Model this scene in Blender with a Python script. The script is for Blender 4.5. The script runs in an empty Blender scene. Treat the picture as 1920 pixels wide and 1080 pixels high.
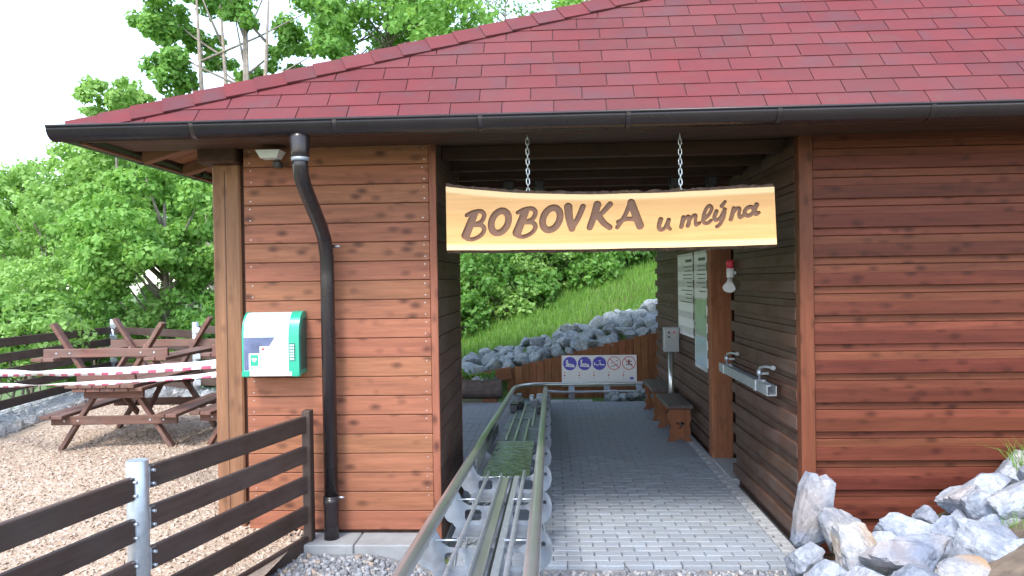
import bpy, math, random
import numpy as np
from mathutils import Vector, Matrix, noise
R = math.radians
rng = random.Random(7)
nrng = np.random.default_rng(11)
scn = bpy.context.scene
COL = scn.collection

# ------------------------------------------------------------------ camera
F_PX = 1464.0
CAM = Vector((0, 0, 2.0))
cam_d = bpy.data.cameras.new('camera'); cam = bpy.data.objects.new('camera', cam_d); COL.objects.link(cam)
cam_d.sensor_width = 36.0; cam_d.lens = 36.0 * F_PX / 1920.0
cam_d.clip_start = 0.05; cam_d.clip_end = 2000
cam.matrix_world = (Matrix.Translation(CAM) @ Matrix.Rotation(R(2.74), 4, 'Z') @ Matrix.Rotation(R(90 - 0.51), 4, 'X')
                    @ Matrix.Rotation(R(-0.9), 4, 'Z'))
scn.camera = cam

# ------------------------------------------------------------------ sky, sun, exposure
SUN_EL, SUN_AZ = 52.0, 200.0        # azimuth measured clockwise from +Y: behind the camera, a little to its left
w = bpy.data.worlds.new('World'); scn.world = w; w.use_nodes = True
nt = w.node_tree; nt.nodes.clear()
sky = nt.nodes.new('ShaderNodeTexSky'); sky.sky_type = 'NISHITA'; sky.sun_disc = False
sky.sun_elevation = R(SUN_EL); sky.sun_rotation = R(SUN_AZ); sky.air_density = 1.0; sky.dust_density = 1.0; sky.ozone_density = 1.0
hs = nt.nodes.new('ShaderNodeHueSaturation'); hs.inputs['Saturation'].default_value = 0.75
bg = nt.nodes.new('ShaderNodeBackground'); bg.inputs['Strength'].default_value = 0.15
ow = nt.nodes.new('ShaderNodeOutputWorld')
nt.links.new(sky.outputs[0], hs.inputs['Color']); nt.links.new(hs.outputs[0], bg.inputs[0]); nt.links.new(bg.outputs[0], ow.inputs[0])
sun_d = bpy.data.lights.new('sun', 'SUN'); sun_d.energy = 0.9; sun_d.angle = R(14); sun_d.color = (1.0, 0.96, 0.9)
sun = bpy.data.objects.new('sun', sun_d); COL.objects.link(sun)
_d = Vector((math.sin(R(SUN_AZ)) * math.cos(R(SUN_EL)), math.cos(R(SUN_AZ)) * math.cos(R(SUN_EL)), math.sin(R(SUN_EL))))
sun.rotation_euler = _d.to_track_quat('Z', 'Y').to_euler(); sun.location = _d * 40
scn.view_settings.view_transform = 'Standard'; scn.view_settings.look = 'None'
scn.view_settings.exposure = 2.1; scn.view_settings.gamma = 1.0; scn.view_settings.use_curve_mapping = False

# ------------------------------------------------------------------ materials
class NT:
    def __init__(s, name):
        s.m = bpy.data.materials.new(name); s.m.use_nodes = True
        s.t = s.m.node_tree; s.t.nodes.clear()
        s.out = s.n('ShaderNodeOutputMaterial')
    def n(s, t, **kw):
        x = s.t.nodes.new(t)
        for k, v in kw.items(): setattr(x, k, v)
        return x
    def l(s, a, b): s.t.links.new(a, b)
    def math(s, op, a, b=None, clamp=False):
        x = s.n('ShaderNodeMath', operation=op); x.use_clamp = clamp
        for i, v in enumerate((a, b)):
            if v is None: continue
            if isinstance(v, (int, float)): x.inputs[i].default_value = v
            else: s.l(v, x.inputs[i])
        return x.outputs[0]
    def mix(s, f, a, b, mode='MIX'):
        x = s.n('ShaderNodeMix', data_type='RGBA', blend_type=mode)
        for sock, v in ((x.inputs[0], f), (x.inputs[6], a), (x.inputs[7], b)):
            if isinstance(v, (int, float)): sock.default_value = v
            elif isinstance(v, tuple): sock.default_value = (*v[:3], 1)
            else: s.l(v, sock)
        return x.outputs[2]
    def ramp(s, f, stops):
        x = s.n('ShaderNodeValToRGB'); e = x.color_ramp.elements
        while len(e) < len(stops): e.new(0.5)
        for k, (p, c) in enumerate(stops):
            e[k].position = p; e[k].color = (*c, 1) if isinstance(c, tuple) else (c, c, c, 1)
        s.l(f, x.inputs[0]); return x.outputs[0]
    def coord(s, scale=(1, 1, 1), offset_random=0.0, kind='Object'):
        tc = s.n('ShaderNodeTexCoord'); v = tc.outputs[kind]
        mp = s.n('ShaderNodeMapping'); mp.inputs['Scale'].default_value = scale
        if offset_random:
            oi = s.n('ShaderNodeObjectInfo')
            a = s.n('ShaderNodeVectorMath', operation='SCALE'); a.inputs[0].default_value = (1.0, 0.73, 1.37)
            s.l(s.math('MULTIPLY', oi.outputs['Random'], offset_random), a.inputs['Scale'])
            b = s.n('ShaderNodeVectorMath', operation='ADD'); s.l(v, b.inputs[0]); s.l(a.outputs[0], b.inputs[1]); v = b.outputs[0]
        s.l(v, mp.inputs['Vector']); return mp.outputs[0]
    def noise(s, vec, scale, detail=3.0, rough=0.55):
        x = s.n('ShaderNodeTexNoise'); x.inputs['Scale'].default_value = scale; x.inputs['Detail'].default_value = detail
        x.inputs['Roughness'].default_value = rough; s.l(vec, x.inputs['Vector']); return x.outputs[0]
    def voronoi(s, vec, scale, feature='F1'):
        x = s.n('ShaderNodeTexVoronoi', feature=feature); x.inputs['Scale'].default_value = scale; s.l(vec, x.inputs['Vector']); return x
    def bsdf(s, col, rough=0.6, metal=0.0, bump=None, bstr=0.3, bdist=0.01, **kw):
        p = s.n('ShaderNodeBsdfPrincipled')
        for sock, v in (('Base Color', col), ('Roughness', rough), ('Metallic', metal)):
            if isinstance(v, tuple): p.inputs[sock].default_value = (*v[:3], 1)
            elif isinstance(v, (int, float)): p.inputs[sock].default_value = v
            else: s.l(v, p.inputs[sock])
        for k, v in kw.items(): p.inputs[k].default_value = v
        if bump is not None:
            b = s.n('ShaderNodeBump'); b.inputs['Strength'].default_value = bstr; b.inputs['Distance'].default_value = bdist
            s.l(bump, b.inputs['Height']); s.l(b.outputs[0], p.inputs['Normal'])
        s.l(p.outputs[0], s.out.inputs[0]); return p

def sc(c, k): return tuple(min(1.0, x * k) for x in c)

def wood(name, col, axis, knots=1.0, rough=0.6, var=0.22, grey=0.0, spec=0.18):
    """planed and stained softwood, grain along one axis, darker knots, each board a little different"""
    m = NT(name)
    a, c = 0.9, 14.0
    s1 = tuple(a if i == axis else c for i in range(3))
    v = m.coord(s1, 61.0)
    g = m.noise(v, 1.6, 5, 0.65); g2 = m.noise(v, 6.0, 3)
    ks = tuple(6.5 if i == axis else 12.0 for i in range(3))
    vk = m.coord(ks, 83.0)
    vo = m.voronoi(vk, 1.0); vo.inputs['Randomness'].default_value = 1.0
    big = m.noise(m.coord((2.3, 2.3, 2.3), 31.0), 1.3, 2)
    k = m.ramp(vo.outputs['Distance'], [(0.10, 1.0), (0.22, 0.6), (0.40, 0.0)])
    k = m.math('MULTIPLY', k, m.ramp(big, [(0.40, 0.0), (0.50, 1.0)]))
    k = m.math('MULTIPLY', k, m.math('ADD', m.math('MULTIPLY', g, 0.9), 0.35), True)
    colr = m.mix(m.ramp(g, [(0.3, 0.0), (0.7, 1.0)]), sc(col, 0.68), sc(col, 1.2))
    colr = m.mix(m.math('MULTIPLY', m.ramp(g2, [(0.45, 0.0), (0.7, 1.0)]), 0.25), colr, sc(col, 0.55))
    colr = m.mix(m.math('MULTIPLY', k, 0.95 * knots), colr, (col[0] * 0.20, col[1] * 0.20, col[2] * 0.26))
    if grey:
        gw = m.noise(m.coord((1.5, 1.5, 1.5), 17.0), 2.0, 4)
        colr = m.mix(m.math('MULTIPLY', m.ramp(gw, [(0.35, 0.0), (0.7, 1.0)]), grey), colr, (0.16, 0.145, 0.13))
    oi = m.n('ShaderNodeObjectInfo')
    br = m.math('ADD', m.math('MULTIPLY', oi.outputs['Random'], var), 1.0 - var / 2)
    hsv = m.n('ShaderNodeHueSaturation'); m.l(br, hsv.inputs['Value']); m.l(colr, hsv.inputs['Color'])
    h2 = m.math('ADD', m.math('MULTIPLY', m.math('FRACT', m.math('MULTIPLY', oi.outputs['Random'], 7.3)), 0.012), 0.494)
    m.l(h2, hsv.inputs['Hue'])
    m.bsdf(hsv.outputs[0], rough, 0, m.math('ADD', g, m.math('MULTIPLY', g2, 0.5)), 0.25, 0.004, **{'Specular IOR Level': spec})
    return m.m

def plain(name, col, rough=0.5, metal=0.0, var=0.15, scale=6.0, bump=0.1, dirt=None, **kw):
    m = NT(name); v = m.coord((1, 1, 1), 13.0)
    n = m.noise(v, scale, 5)
    c = m.mix(m.ramp(n, [(0.3, 0.0), (0.7, 1.0)]), sc(col, 1 - var), sc(col, 1 + var))
    if dirt:
        n2 = m.noise(v, scale * 0.37, 6, 0.7)
        c = m.mix(m.math('MULTIPLY', m.ramp(n2, [(0.5, 0.0), (0.72, 1.0)]), dirt[1]), c, dirt[0])
    r = m.math('ADD', m.math('MULTIPLY', n, 0.2), rough - 0.1, True)
    m.bsdf(c, r, metal, n, bump, 0.004, **kw); return m.m

AX = 'xyz'
M = {}
for i in range(3):
    M['wall_' + AX[i]] = wood('stained_spruce_' + AX[i], (0.30, 0.120, 0.068), i, 1.0, 0.55, 0.16)
    M['red_' + AX[i]] = wood('red_brown_siding_' + AX[i], (0.155, 0.049, 0.027), i, 0.9, 0.5, 0.22)
    M['redo_' + AX[i]] = wood('red_brown_outer_board_' + AX[i], (0.118, 0.032, 0.019), i, 0.8, 0.5, 0.22)
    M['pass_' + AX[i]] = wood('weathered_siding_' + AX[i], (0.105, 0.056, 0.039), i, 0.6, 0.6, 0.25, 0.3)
    M['post_' + AX[i]] = wood('tan_timber_' + AX[i], (0.245, 0.12, 0.068), i, 0.5, 0.6, 0.12)
    M['dark_' + AX[i]] = wood('dark_brown_timber_' + AX[i], (0.085, 0.045, 0.032), i, 0.4, 0.55, 0.25)
    M['fence_' + AX[i]] = wood('dark_fence_board_' + AX[i], (0.078, 0.049, 0.039), i, 0.3, 0.6, 0.25, 0.2)
    M['picnic_' + AX[i]] = wood('red_brown_table_wood_' + AX[i], (0.19, 0.093, 0.072), i, 0.4, 0.6, 0.25, 0.4)
    M['plank_' + AX[i]] = wood('orange_brown_palisade_' + AX[i], (0.27, 0.11, 0.05), i, 0.4, 0.65, 0.35, 0.1)
M['greyplank'] = wood('grey_weathered_plank', (0.12, 0.085, 0.075), 1, 0.3, 0.6, 0.2, 0.5)
M['gutter'] = plain('dark_brown_coated_metal', (0.035, 0.028, 0.03), 0.28, 0.3, 0.12, 3, 0.02)
M['galv'] = plain('galvanised_steel', (0.52, 0.56, 0.60), 0.42, 0.75, 0.12, 22, 0.05)
M['galv_dull'] = plain('dull_zinc_plate', (0.26, 0.29, 0.33), 0.5, 0.4, 0.15, 9, 0.05, ((0.13, 0.10, 0.08), 0.7))
M['stainless'] = plain('worn_stainless_tube', (0.60, 0.60, 0.58), 0.32, 0.85, 0.1, 2, 0.0, ((0.36, 0.32, 0.25), 0.4))
def mat_sheet():
    m = NT('polished_stainless_sheet'); v = m.coord(); n = m.noise(v, 9, 4, 0.6); n2 = m.noise(v, 30, 3)
    m.bsdf(m.mix(n2, (0.42, 0.45, 0.45), (0.62, 0.64, 0.64)), 0.09, 1.0, n, 0.9, 0.035); return m.m
M['stain_plate'] = mat_sheet()
M['steel_dark'] = plain('dark_steel', (0.07, 0.07, 0.075), 0.4, 0.8, 0.2, 8, 0.05)
M['chain'] = plain('zinc_chain', (0.65, 0.68, 0.72), 0.3, 0.9, 0.1)
M['white'] = plain('white_plastic', (0.78, 0.79, 0.78), 0.35, 0, 0.03)
M['board_white'] = plain('white_sign_sheet', (0.82, 0.81, 0.82), 0.4, 0, 0.03)
M['blue'] = plain('blue_print', (0.09, 0.075, 0.5), 0.4, 0, 0.05)
M['red'] = plain('red_print', (0.62, 0.04, 0.07), 0.4, 0, 0.05)
M['black'] = plain('black_print', (0.03, 0.03, 0.035), 0.45, 0, 0.1)
M['green'] = plain('green_plastic', (0.02, 0.33, 0.21), 0.3, 0, 0.05)
M['teal_dark'] = plain('dark_green_plastic', (0.02, 0.09, 0.075), 0.4, 0, 0.1)
M['cover'] = plain('pale_glossy_cover', (0.5, 0.68, 0.66), 0.08, 0, 0.04)
M['inside'] = plain('blue_grey_device', (0.10, 0.12, 0.22), 0.3, 0, 0.4, 9)
M['lamp_glass'] = plain('frosted_lamp_glass', (0.72, 0.74, 0.74), 0.25, 0, 0.03)
M['grey_box'] = plain('grey_control_box', (0.36, 0.38, 0.40), 0.45, 0.2, 0.08)
M['concrete'] = plain('kerb_concrete', (0.27, 0.28, 0.29), 0.85, 0, 0.15, 7, 0.3, ((0.2, 0.19, 0.17), 0.4))
M['soil'] = plain('brown_soil', (0.17, 0.13, 0.095), 0.95, 0, 0.45, 9, 0.8)
M['trunk'] = plain('grey_bark', (0.22, 0.19, 0.16), 0.9, 0, 0.35, 9, 0.6, ((0.35, 0.22, 0.07), 0.35))
M['twig'] = plain('dry_stem', (0.16, 0.12, 0.08), 0.9, 0, 0.3)
M['log'] = plain('weathered_log', (0.11, 0.085, 0.075), 0.85, 0, 0.35, 12, 0.6)
M['bark_edge'] = plain('rough_bark_edge', (0.10, 0.06, 0.04), 0.9, 0, 0.5, 30, 0.9)
M['print_green'] = plain('map_print_with_reflection', (0.33, 0.46, 0.31), 0.3, 0, 0.35, 5)  # pale tone of the green print includes the panel's reflection, set as colour
M['carve'] = plain('burnt_carving_floor', (0.17, 0.085, 0.05), 0.7, 0, 0.15, 20, 0.2)

def mat_shingle():
    m = NT('red_bitumen_shingle'); v = m.coord((1, 1, 1), 23.0)
    oi = m.n('ShaderNodeObjectInfo')
    fine = m.noise(v, 260, 2); patch = m.noise(v, 3.2, 2)
    c = m.mix(m.ramp(patch, [(0.35, 0.0), (0.68, 1.0)]), (0.130, 0.036, 0.042), (0.168, 0.034, 0.037))
    c = m.mix(m.ramp(patch, [(0.25, 0.75), (0.42, 0.0)]), c, (0.11, 0.05, 0.06))
    c = m.mix(m.ramp(fine, [(0.3, 0.55), (0.6, 0.0)]), c, (0.09, 0.035, 0.04))
    ge = m.n('ShaderNodeNewGeometry'); wn = m.noise(ge.outputs['Position'], 0.9, 5, 0.6); wn2 = m.noise(ge.outputs['Position'], 5.0, 4, 0.7)
    c = m.mix(m.math('MULTIPLY', m.ramp(wn, [(0.42, 0.0), (0.62, 1.0)]), 0.3), c, (0.125, 0.06, 0.06))
    c = m.mix(m.math('MULTIPLY', m.ramp(wn2, [(0.58, 0.0), (0.72, 1.0)]), 0.35), c, (0.10, 0.07, 0.055))
    hsv = m.n('ShaderNodeHueSaturation'); m.l(c, hsv.inputs['Color'])
    m.l(m.math('ADD', m.math('MULTIPLY', oi.outputs['Random'], 0.16), 0.92), hsv.inputs['Value'])
    m.bsdf(hsv.outputs[0], 0.9, 0, fine, 0.5, 0.003, **{'Specular IOR Level': 0.2}); return m.m
M['shingle'] = mat_shingle()
M['shingle_slot'] = plain('dark_shingle_underlay', (0.045, 0.02, 0.024), 0.9, 0, 0.2, 40, 0.3)

def mat_paver():
    m = NT('grey_concrete_paver'); v = m.coord((1, 1, 1), 19.0); oi = m.n('ShaderNodeObjectInfo')
    n = m.noise(v, 90, 4, 0.7); n2 = m.noise(v, 3, 3)
    c = m.mix(m.ramp(n, [(0.3, 0.0), (0.7, 1.0)]), (0.22, 0.25, 0.285), (0.325, 0.355, 0.395))
    c = m.mix(m.math('MULTIPLY', m.ramp(n2, [(0.45, 0.0), (0.7, 1.0)]), 0.35), c, (0.27, 0.26, 0.24))
    hsv = m.n('ShaderNodeHueSaturation'); m.l(c, hsv.inputs['Color'])
    m.l(m.math('ADD', m.math('MULTIPLY', oi.outputs['Random'], 0.2), 0.9), hsv.inputs['Value'])
    m.bsdf(hsv.outputs[0], 0.8, 0, n, 0.4, 0.002); return m.m
M['paver'] = mat_paver()
M['paver_light'] = plain('pale_edge_paver', (0.36, 0.37, 0.38), 0.8, 0, 0.12, 40, 0.3)

def mat_island(name, stops, rough=0.85, spec=0.3):
    m = NT(name); g = m.n('ShaderNodeNewGeometry')
    c = m.ramp(g.outputs['Random Per Island'], stops)
    n = m.noise(m.coord(), 40, 3)
    c = m.mix(m.math('MULTIPLY', n, 0.35), c, (0.06, 0.05, 0.04))
    m.bsdf(c, rough, 0, n, 0.3, 0.003, **{'Specular IOR Level': spec}); return m.m
M['chips'] = mat_island('wood_chips', [(0.0, (0.38, 0.26, 0.18)), (0.35, (0.55, 0.43, 0.33)), (0.7, (0.66, 0.55, 0.45)), (1.0, (0.33, 0.22, 0.15))])
M['gravel'] = mat_island('grey_gravel', [(0.0, (0.17, 0.18, 0.20)), (0.5, (0.30, 0.32, 0.35)), (0.85, (0.42, 0.42, 0.43)), (1.0, (0.36, 0.28, 0.22))])
def mat_bed(name, c1, c2, scale):
    m = NT(name); v = m.coord(); vo = m.voronoi(v, scale); n = m.noise(v, 1.2, 4)
    c = m.mix(vo.outputs['Color'], c1, c2); c = m.mix(m.math('MULTIPLY', n, 0.5), c, sc(c1, 0.6))
    m.bsdf(c, 0.95, 0, vo.outputs['Distance'], 0.8, 0.01); return m.m
M['chip_bed'] = mat_bed('wood_chip_ground', (0.36, 0.26, 0.18), (0.58, 0.47, 0.36), 60)
M['gravel_bed'] = mat_bed('gravel_ground', (0.15, 0.155, 0.17), (0.33, 0.335, 0.35), 34)
M['red_grit'] = mat_bed('reddish_grit', (0.24, 0.15, 0.12), (0.42, 0.30, 0.25), 22)

def mat_ground():
    m = NT('grassy_earth'); v = m.coord(); n = m.noise(v, 0.9, 5); n2 = m.noise(v, 14, 4)
    c = m.mix(m.ramp(n2, [(0.3, 0.0), (0.7, 1.0)]), (0.05, 0.10, 0.022), (0.11, 0.20, 0.04))
    c = m.mix(m.ramp(n, [(0.52, 0.0), (0.66, 0.8)]), c, (0.14, 0.10, 0.06))
    m.bsdf(c, 0.95, 0, n2, 0.6, 0.03); return m.m
M['ground'] = mat_ground()

def mat_rock(name, base, light, rust, sc_=3.0):
    m = NT(name); v = m.coord((1, 1, 1), 29.0)
    n = m.noise(v, sc_, 7, 0.65); n2 = m.noise(v, sc_ * 0.45, 3); n3 = m.noise(v, sc_ * 9, 4, 0.7)
    c = m.mix(m.ramp(n, [(0.38, 0.0), (0.62, 1.0)]), base, light)
    c = m.mix(m.ramp(n3, [(0.35, 0.45), (0.6, 0.0)]), c, sc(base, 0.55))
    if rust: c = m.mix(m.math('MULTIPLY', m.ramp(n2, [(0.56, 0.0), (0.68, 1.0)]), rust), c, (0.36, 0.22, 0.10))
    oi = m.n('ShaderNodeObjectInfo'); hsv = m.n('ShaderNodeHueSaturation'); m.l(c, hsv.inputs['Color'])
    m.l(m.math('ADD', m.math('MULTIPLY', oi.outputs['Random'], 0.35), 0.82), hsv.inputs['Value'])
    m.bsdf(hsv.outputs[0], 0.8, 0, m.math('ADD', n, m.math('MULTIPLY', n3, 0.4)), 0.7, 0.02); return m.m
M['boulder'] = mat_rock('blue_grey_limestone', (0.19, 0.22, 0.285), (0.42, 0.445, 0.49), 0.3, 4.0)
M['boulder_rust'] = mat_rock('rust_stained_limestone', (0.23, 0.24, 0.27), (0.45, 0.43, 0.39), 1.0, 4.0)
M['riprap'] = mat_rock('grey_green_riprap', (0.17, 0.205, 0.22), (0.37, 0.41, 0.42), 0.1, 3.0)
M['gabion_stone'] = mat_rock('gabion_stone', (0.24, 0.25, 0.26), (0.50, 0.50, 0.49), 0.3, 5.0)

def mat_leaf(name, c1, c2, transl=0.52, scale=1.1):
    m = NT(name); g = m.n('ShaderNodeNewGeometry'); n = m.noise(m.coord(), scale, 3)
    f = m.math('ADD', m.math('MULTIPLY', g.outputs['Random Per Island'], 0.55), m.math('MULTIPLY', n, 0.5), True)
    c = m.mix(f, c1, c2)
    d = m.n('ShaderNodeBsdfPrincipled'); m.l(c, d.inputs['Base Color']); d.inputs['Roughness'].default_value = 0.5
    d.inputs['Specular IOR Level'].default_value = 0.3
    t = m.n('ShaderNodeBsdfTranslucent'); c2_ = m.mix(0.5, c, (0.30, 0.48, 0.05)); m.l(c2_, t.inputs['Color'])
    mx = m.n('ShaderNodeMixShader'); mx.inputs[0].default_value = transl
    m.l(d.outputs[0], mx.inputs[1]); m.l(t.outputs[0], mx.inputs[2]); m.l(mx.outputs[0], m.out.inputs[0]); return m.m
M['leaf_a'] = mat_leaf('bright_broad_leaves', (0.18, 0.38, 0.075), (0.33, 0.57, 0.15))
M['leaf_b'] = mat_leaf('mid_green_leaves', (0.14, 0.32, 0.065), (0.28, 0.51, 0.13))
M['leaf_c'] = mat_leaf('yellow_green_leaves', (0.25, 0.44, 0.11), (0.40, 0.62, 0.20))
M['leaf_d'] = mat_leaf('deep_green_leaves', (0.09, 0.23, 0.05), (0.20, 0.40, 0.095))  # darkest leaf green, for some shrubs, the planter and the sparse tree
M['grass'] = mat_leaf('grass_blades', (0.12, 0.27, 0.045), (0.24, 0.42, 0.08), 0.4, 2.0)

SIGN_TOP, SIGN_BOT = (0.149, -0.0047, 0.0413, -0.0138), (-0.221, 0.008)     # waney edge outline in the sign's own coordinates
def mat_sign_face():
    m = NT('varnished_sign_wood'); tc = m.coord((1, 1, 1))
    v = m.coord((0.7, 9, 9)); g = m.noise(v, 2.2, 5, 0.6); g2 = m.noise(m.coord((0.5, 22, 22)), 2.0, 3)
    c = m.mix(m.ramp(g, [(0.3, 0.0), (0.7, 1.0)]), (0.56, 0.275, 0.082), (0.66, 0.355, 0.125))
    c = m.mix(m.math('MULTIPLY', m.ramp(g2, [(0.5, 0.0), (0.7, 1.0)]), 0.3), c, (0.45, 0.19, 0.05))
    # pale sapwood follows the two waney edges of the plank
    sp = m.n('ShaderNodeSeparateXYZ'); m.l(tc, sp.inputs[0]); X, Z = sp.outputs[0], sp.outputs[2]
    top = m.math('ADD', m.math('ADD', m.math('MULTIPLY', m.math('MULTIPLY', X, X), m.math('ADD', m.math('MULTIPLY', X, SIGN_TOP[3]), SIGN_TOP[2])), m.math('MULTIPLY', X, SIGN_TOP[1])), SIGN_TOP[0])
    d1 = m.math('SUBTRACT', top, Z); d2 = m.math('SUBTRACT', Z, m.math('ADD', m.math('MULTIPLY', m.math('MULTIPLY', X, X), SIGN_BOT[1]), SIGN_BOT[0]))
    d = m.math('MINIMUM', d1, d2); d = m.math('ADD', d, m.math('MULTIPLY', g, 0.015))
    c = m.mix(m.ramp(d, [(0.038, 0.85), (0.055, 0.0)]), c, (0.80, 0.56, 0.28))
    m.bsdf(c, 0.38, 0, g, 0.1, 0.002); return m.m
M['sign_face'] = mat_sign_face()

def mat_tape():
    m = NT('red_white_barrier_tape'); at = m.n('ShaderNodeAttribute'); at.attribute_name = 'stripe'
    ac = m.n('ShaderNodeAttribute'); ac.attribute_name = 'across'
    f = m.math('MULTIPLY', m.math('GREATER_THAN', m.math('FRACT', at.outputs['Fac']), 0.5), m.math('GREATER_THAN', ac.outputs['Fac'], 0.62))
    c = m.mix(f, (0.80, 0.80, 0.82), (0.58, 0.11, 0.19))
    m.bsdf(c, 0.35, 0); return m.m
M['tape'] = mat_tape()

# ------------------------------------------------------------------ object helpers
def link(o, parent=None):
    COL.objects.link(o)
    if parent is not None: o.parent = parent
    return o
def tag(o, label=None, cat=None, group=None, kind=None):
    if label: o['label'] = label
    if cat: o['category'] = cat
    if group: o['group'] = group
    if kind: o['kind'] = kind
    return o
def thing(name, loc, label, cat, group=None, rz=0.0):
    o = bpy.data.objects.new(name, None); o.empty_display_size = 0.1; link(o)
    o.location = loc; o.rotation_euler = (0, 0, rz); return tag(o, label, cat, group)
def rel(parent, p):
    """world point -> local location below an (unrotated) chain of parents"""
    p = Vector(p); q = parent
    while q is not None: p = p - Vector(q.location); q = q.parent
    return p
_cache = {}
def mesh_from(verts, faces, mat, smooth=False):
    me = bpy.data.meshes.new('mesh'); me.from_pydata([tuple(v) for v in verts], [], faces); me.materials.append(mat)
    if smooth: me.polygons.foreach_set('use_smooth', [True] * len(me.polygons))
    me.update(); return me
def box_mesh(size, mat, bev=0.004):
    key = (tuple(round(s, 4) for s in size), mat.name, round(bev, 4))
    if key in _cache: return _cache[key]
    hx, hy, hz = (s / 2 for s in size); b = min(bev, hx * .45, hy * .45, hz * .45)
    vs, fs = [], []
    idx = {}
    for sx in (-1, 1):
        for sy in (-1, 1):
            for sz in (-1, 1):
                for ax in range(3):
                    p = [sx * (hx - b), sy * (hy - b), sz * (hz - b)]
                    p[ax] = (sx * hx, sy * hy, sz * hz)[ax]
                    idx[(sx, sy, sz, ax)] = len(vs); vs.append(p)
    def face(ids, n):
        a, b_, c = (Vector(vs[i]) for i in ids[:3])
        nn = (b_ - a).cross(c - b_)
        fs.append(ids if nn.dot(Vector(n)) > 0 else ids[::-1])
    for ax in range(3):
        o1, o2 = [(1, 2), (0, 2), (0, 1)][ax]
        for s in (-1, 1):
            ids = []
            for (s1, s2) in ((-1, -1), (1, -1), (1, 1), (-1, 1)):
                k = [0, 0, 0]; k[ax] = s; k[o1] = s1; k[o2] = s2; ids.append(idx[(*k, ax)])
            n = [0, 0, 0]; n[ax] = s; face(ids, n)
        for s1 in (-1, 1):
            for s2 in (-1, 1):
                k0 = [0, 0, 0]; k0[ax] = -1; k0[o1] = s1; k0[o2] = s2; k1 = list(k0); k1[ax] = 1
                n = [0, 0, 0]; n[o1] = s1; n[o2] = s2
                face([idx[(*k0, o1)], idx[(*k1, o1)], idx[(*k1, o2)], idx[(*k0, o2)]], n)
    for sx in (-1, 1):
        for sy in (-1, 1):
            for sz in (-1, 1):
                face([idx[(sx, sy, sz, a)] for a in range(3)], (sx, sy, sz))
    me = mesh_from(vs, fs, mat); _cache[key] = me; return me
def box(name, c, size, mat, parent=None, bev=0.004, rot=None, world=True):
    o = bpy.data.objects.new(name, box_mesh(size, mat, bev)); link(o, parent)
    o.location = rel(parent, c) if (parent is not None and world) else c
    if rot: o.rotation_euler = rot
    return o
def span(name, x0, x1, y0, y1, z0, z1, mat, parent=None, bev=0.004):
    return box(name, ((x0 + x1) / 2, (y0 + y1) / 2, (z0 + z1) / 2), (abs(x1 - x0), abs(y1 - y0), abs(z1 - z0)), mat, parent, bev)
def obj(name, me, parent=None, loc=(0, 0, 0), world=True):
    o = bpy.data.objects.new(name, me); link(o, parent)
    o.location = rel(parent, loc) if (parent is not None and world) else loc; return o
def beam(name, a, b, wd, ht, mat, parent=None, bev=0.004, up=(0, 0, 1), world=True):
    """a box between two points; local x runs along it"""
    a, b = Vector(a), Vector(b); d = b - a; L = d.length; x = d.normalized()
    y = Vector(up).cross(x)
    if y.length < 1e-5: y = Vector((0, 1, 0))
    y.normalize(); z = x.cross(y)
    o = bpy.data.objects.new(name, box_mesh((L, wd, ht), mat, bev)); link(o, parent)
    loc = (a + b) / 2
    if parent is not None and world: loc = rel(parent, loc)
    o.matrix_local = Matrix.Translation(loc) @ Matrix((x, y, z)).transposed().to_4x4(); return o
def tube_data(pts, rad, n=10, caps=True):
    pts = [Vector(p) for p in pts]; rads = rad if isinstance(rad, (list, tuple)) else [rad] * len(pts)
    vs, fs = [], []; prev = None
    for i, p in enumerate(pts):
        t = (pts[min(i + 1, len(pts) - 1)] - pts[max(i - 1, 0)]).normalized()
        if prev is None:
            u = t.orthogonal().normalized()
        else:
            u = prev - t * prev.dot(t)
            u = u.normalized() if u.length > 1e-6 else t.orthogonal().normalized()
        prev = u; v = t.cross(u)
        for k in range(n):
            a = 2 * math.pi * k / n; vs.append(p + (u * math.cos(a) + v * math.sin(a)) * rads[i])
    for i in range(len(pts) - 1):
        for k in range(n):
            k2 = (k + 1) % n; fs.append((i * n + k, i * n + k2, (i + 1) * n + k2, (i + 1) * n + k))
    if caps: fs.append(tuple(range(n))[::-1]); fs.append(tuple((len(pts) - 1) * n + k for k in range(n)))
    return vs, fs
def tube(name, pts, rad, mat, parent=None, n=10, base=None, smooth=True):
    vs, fs = tube_data(pts, rad, n); b = Vector(base if base is not None else pts[0])
    me = mesh_from([v - b for v in vs], fs, mat, False)
    if smooth: me.polygons.foreach_set('use_smooth', [len(p.vertices) == 4 for p in me.polygons])
    return obj(name, me, parent, b)
def joined(parts):
    V, Fc = [], []
    for vs, fs in parts:
        o = len(V); V += list(vs); Fc += [tuple(i + o for i in f) for f in fs]
    return V, Fc
def raw_box(c, s):
    x, y, z = (k / 2 for k in s)
    vs = [Vector(c) + Vector((a * x, b * y, d * z)) for a in (-1, 1) for b in (-1, 1) for d in (-1, 1)]
    return vs, [(0, 1, 3, 2), (4, 6, 7, 5), (0, 4, 5, 1), (2, 3, 7, 6), (0, 2, 6, 4), (1, 5, 7, 3)]
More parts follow.
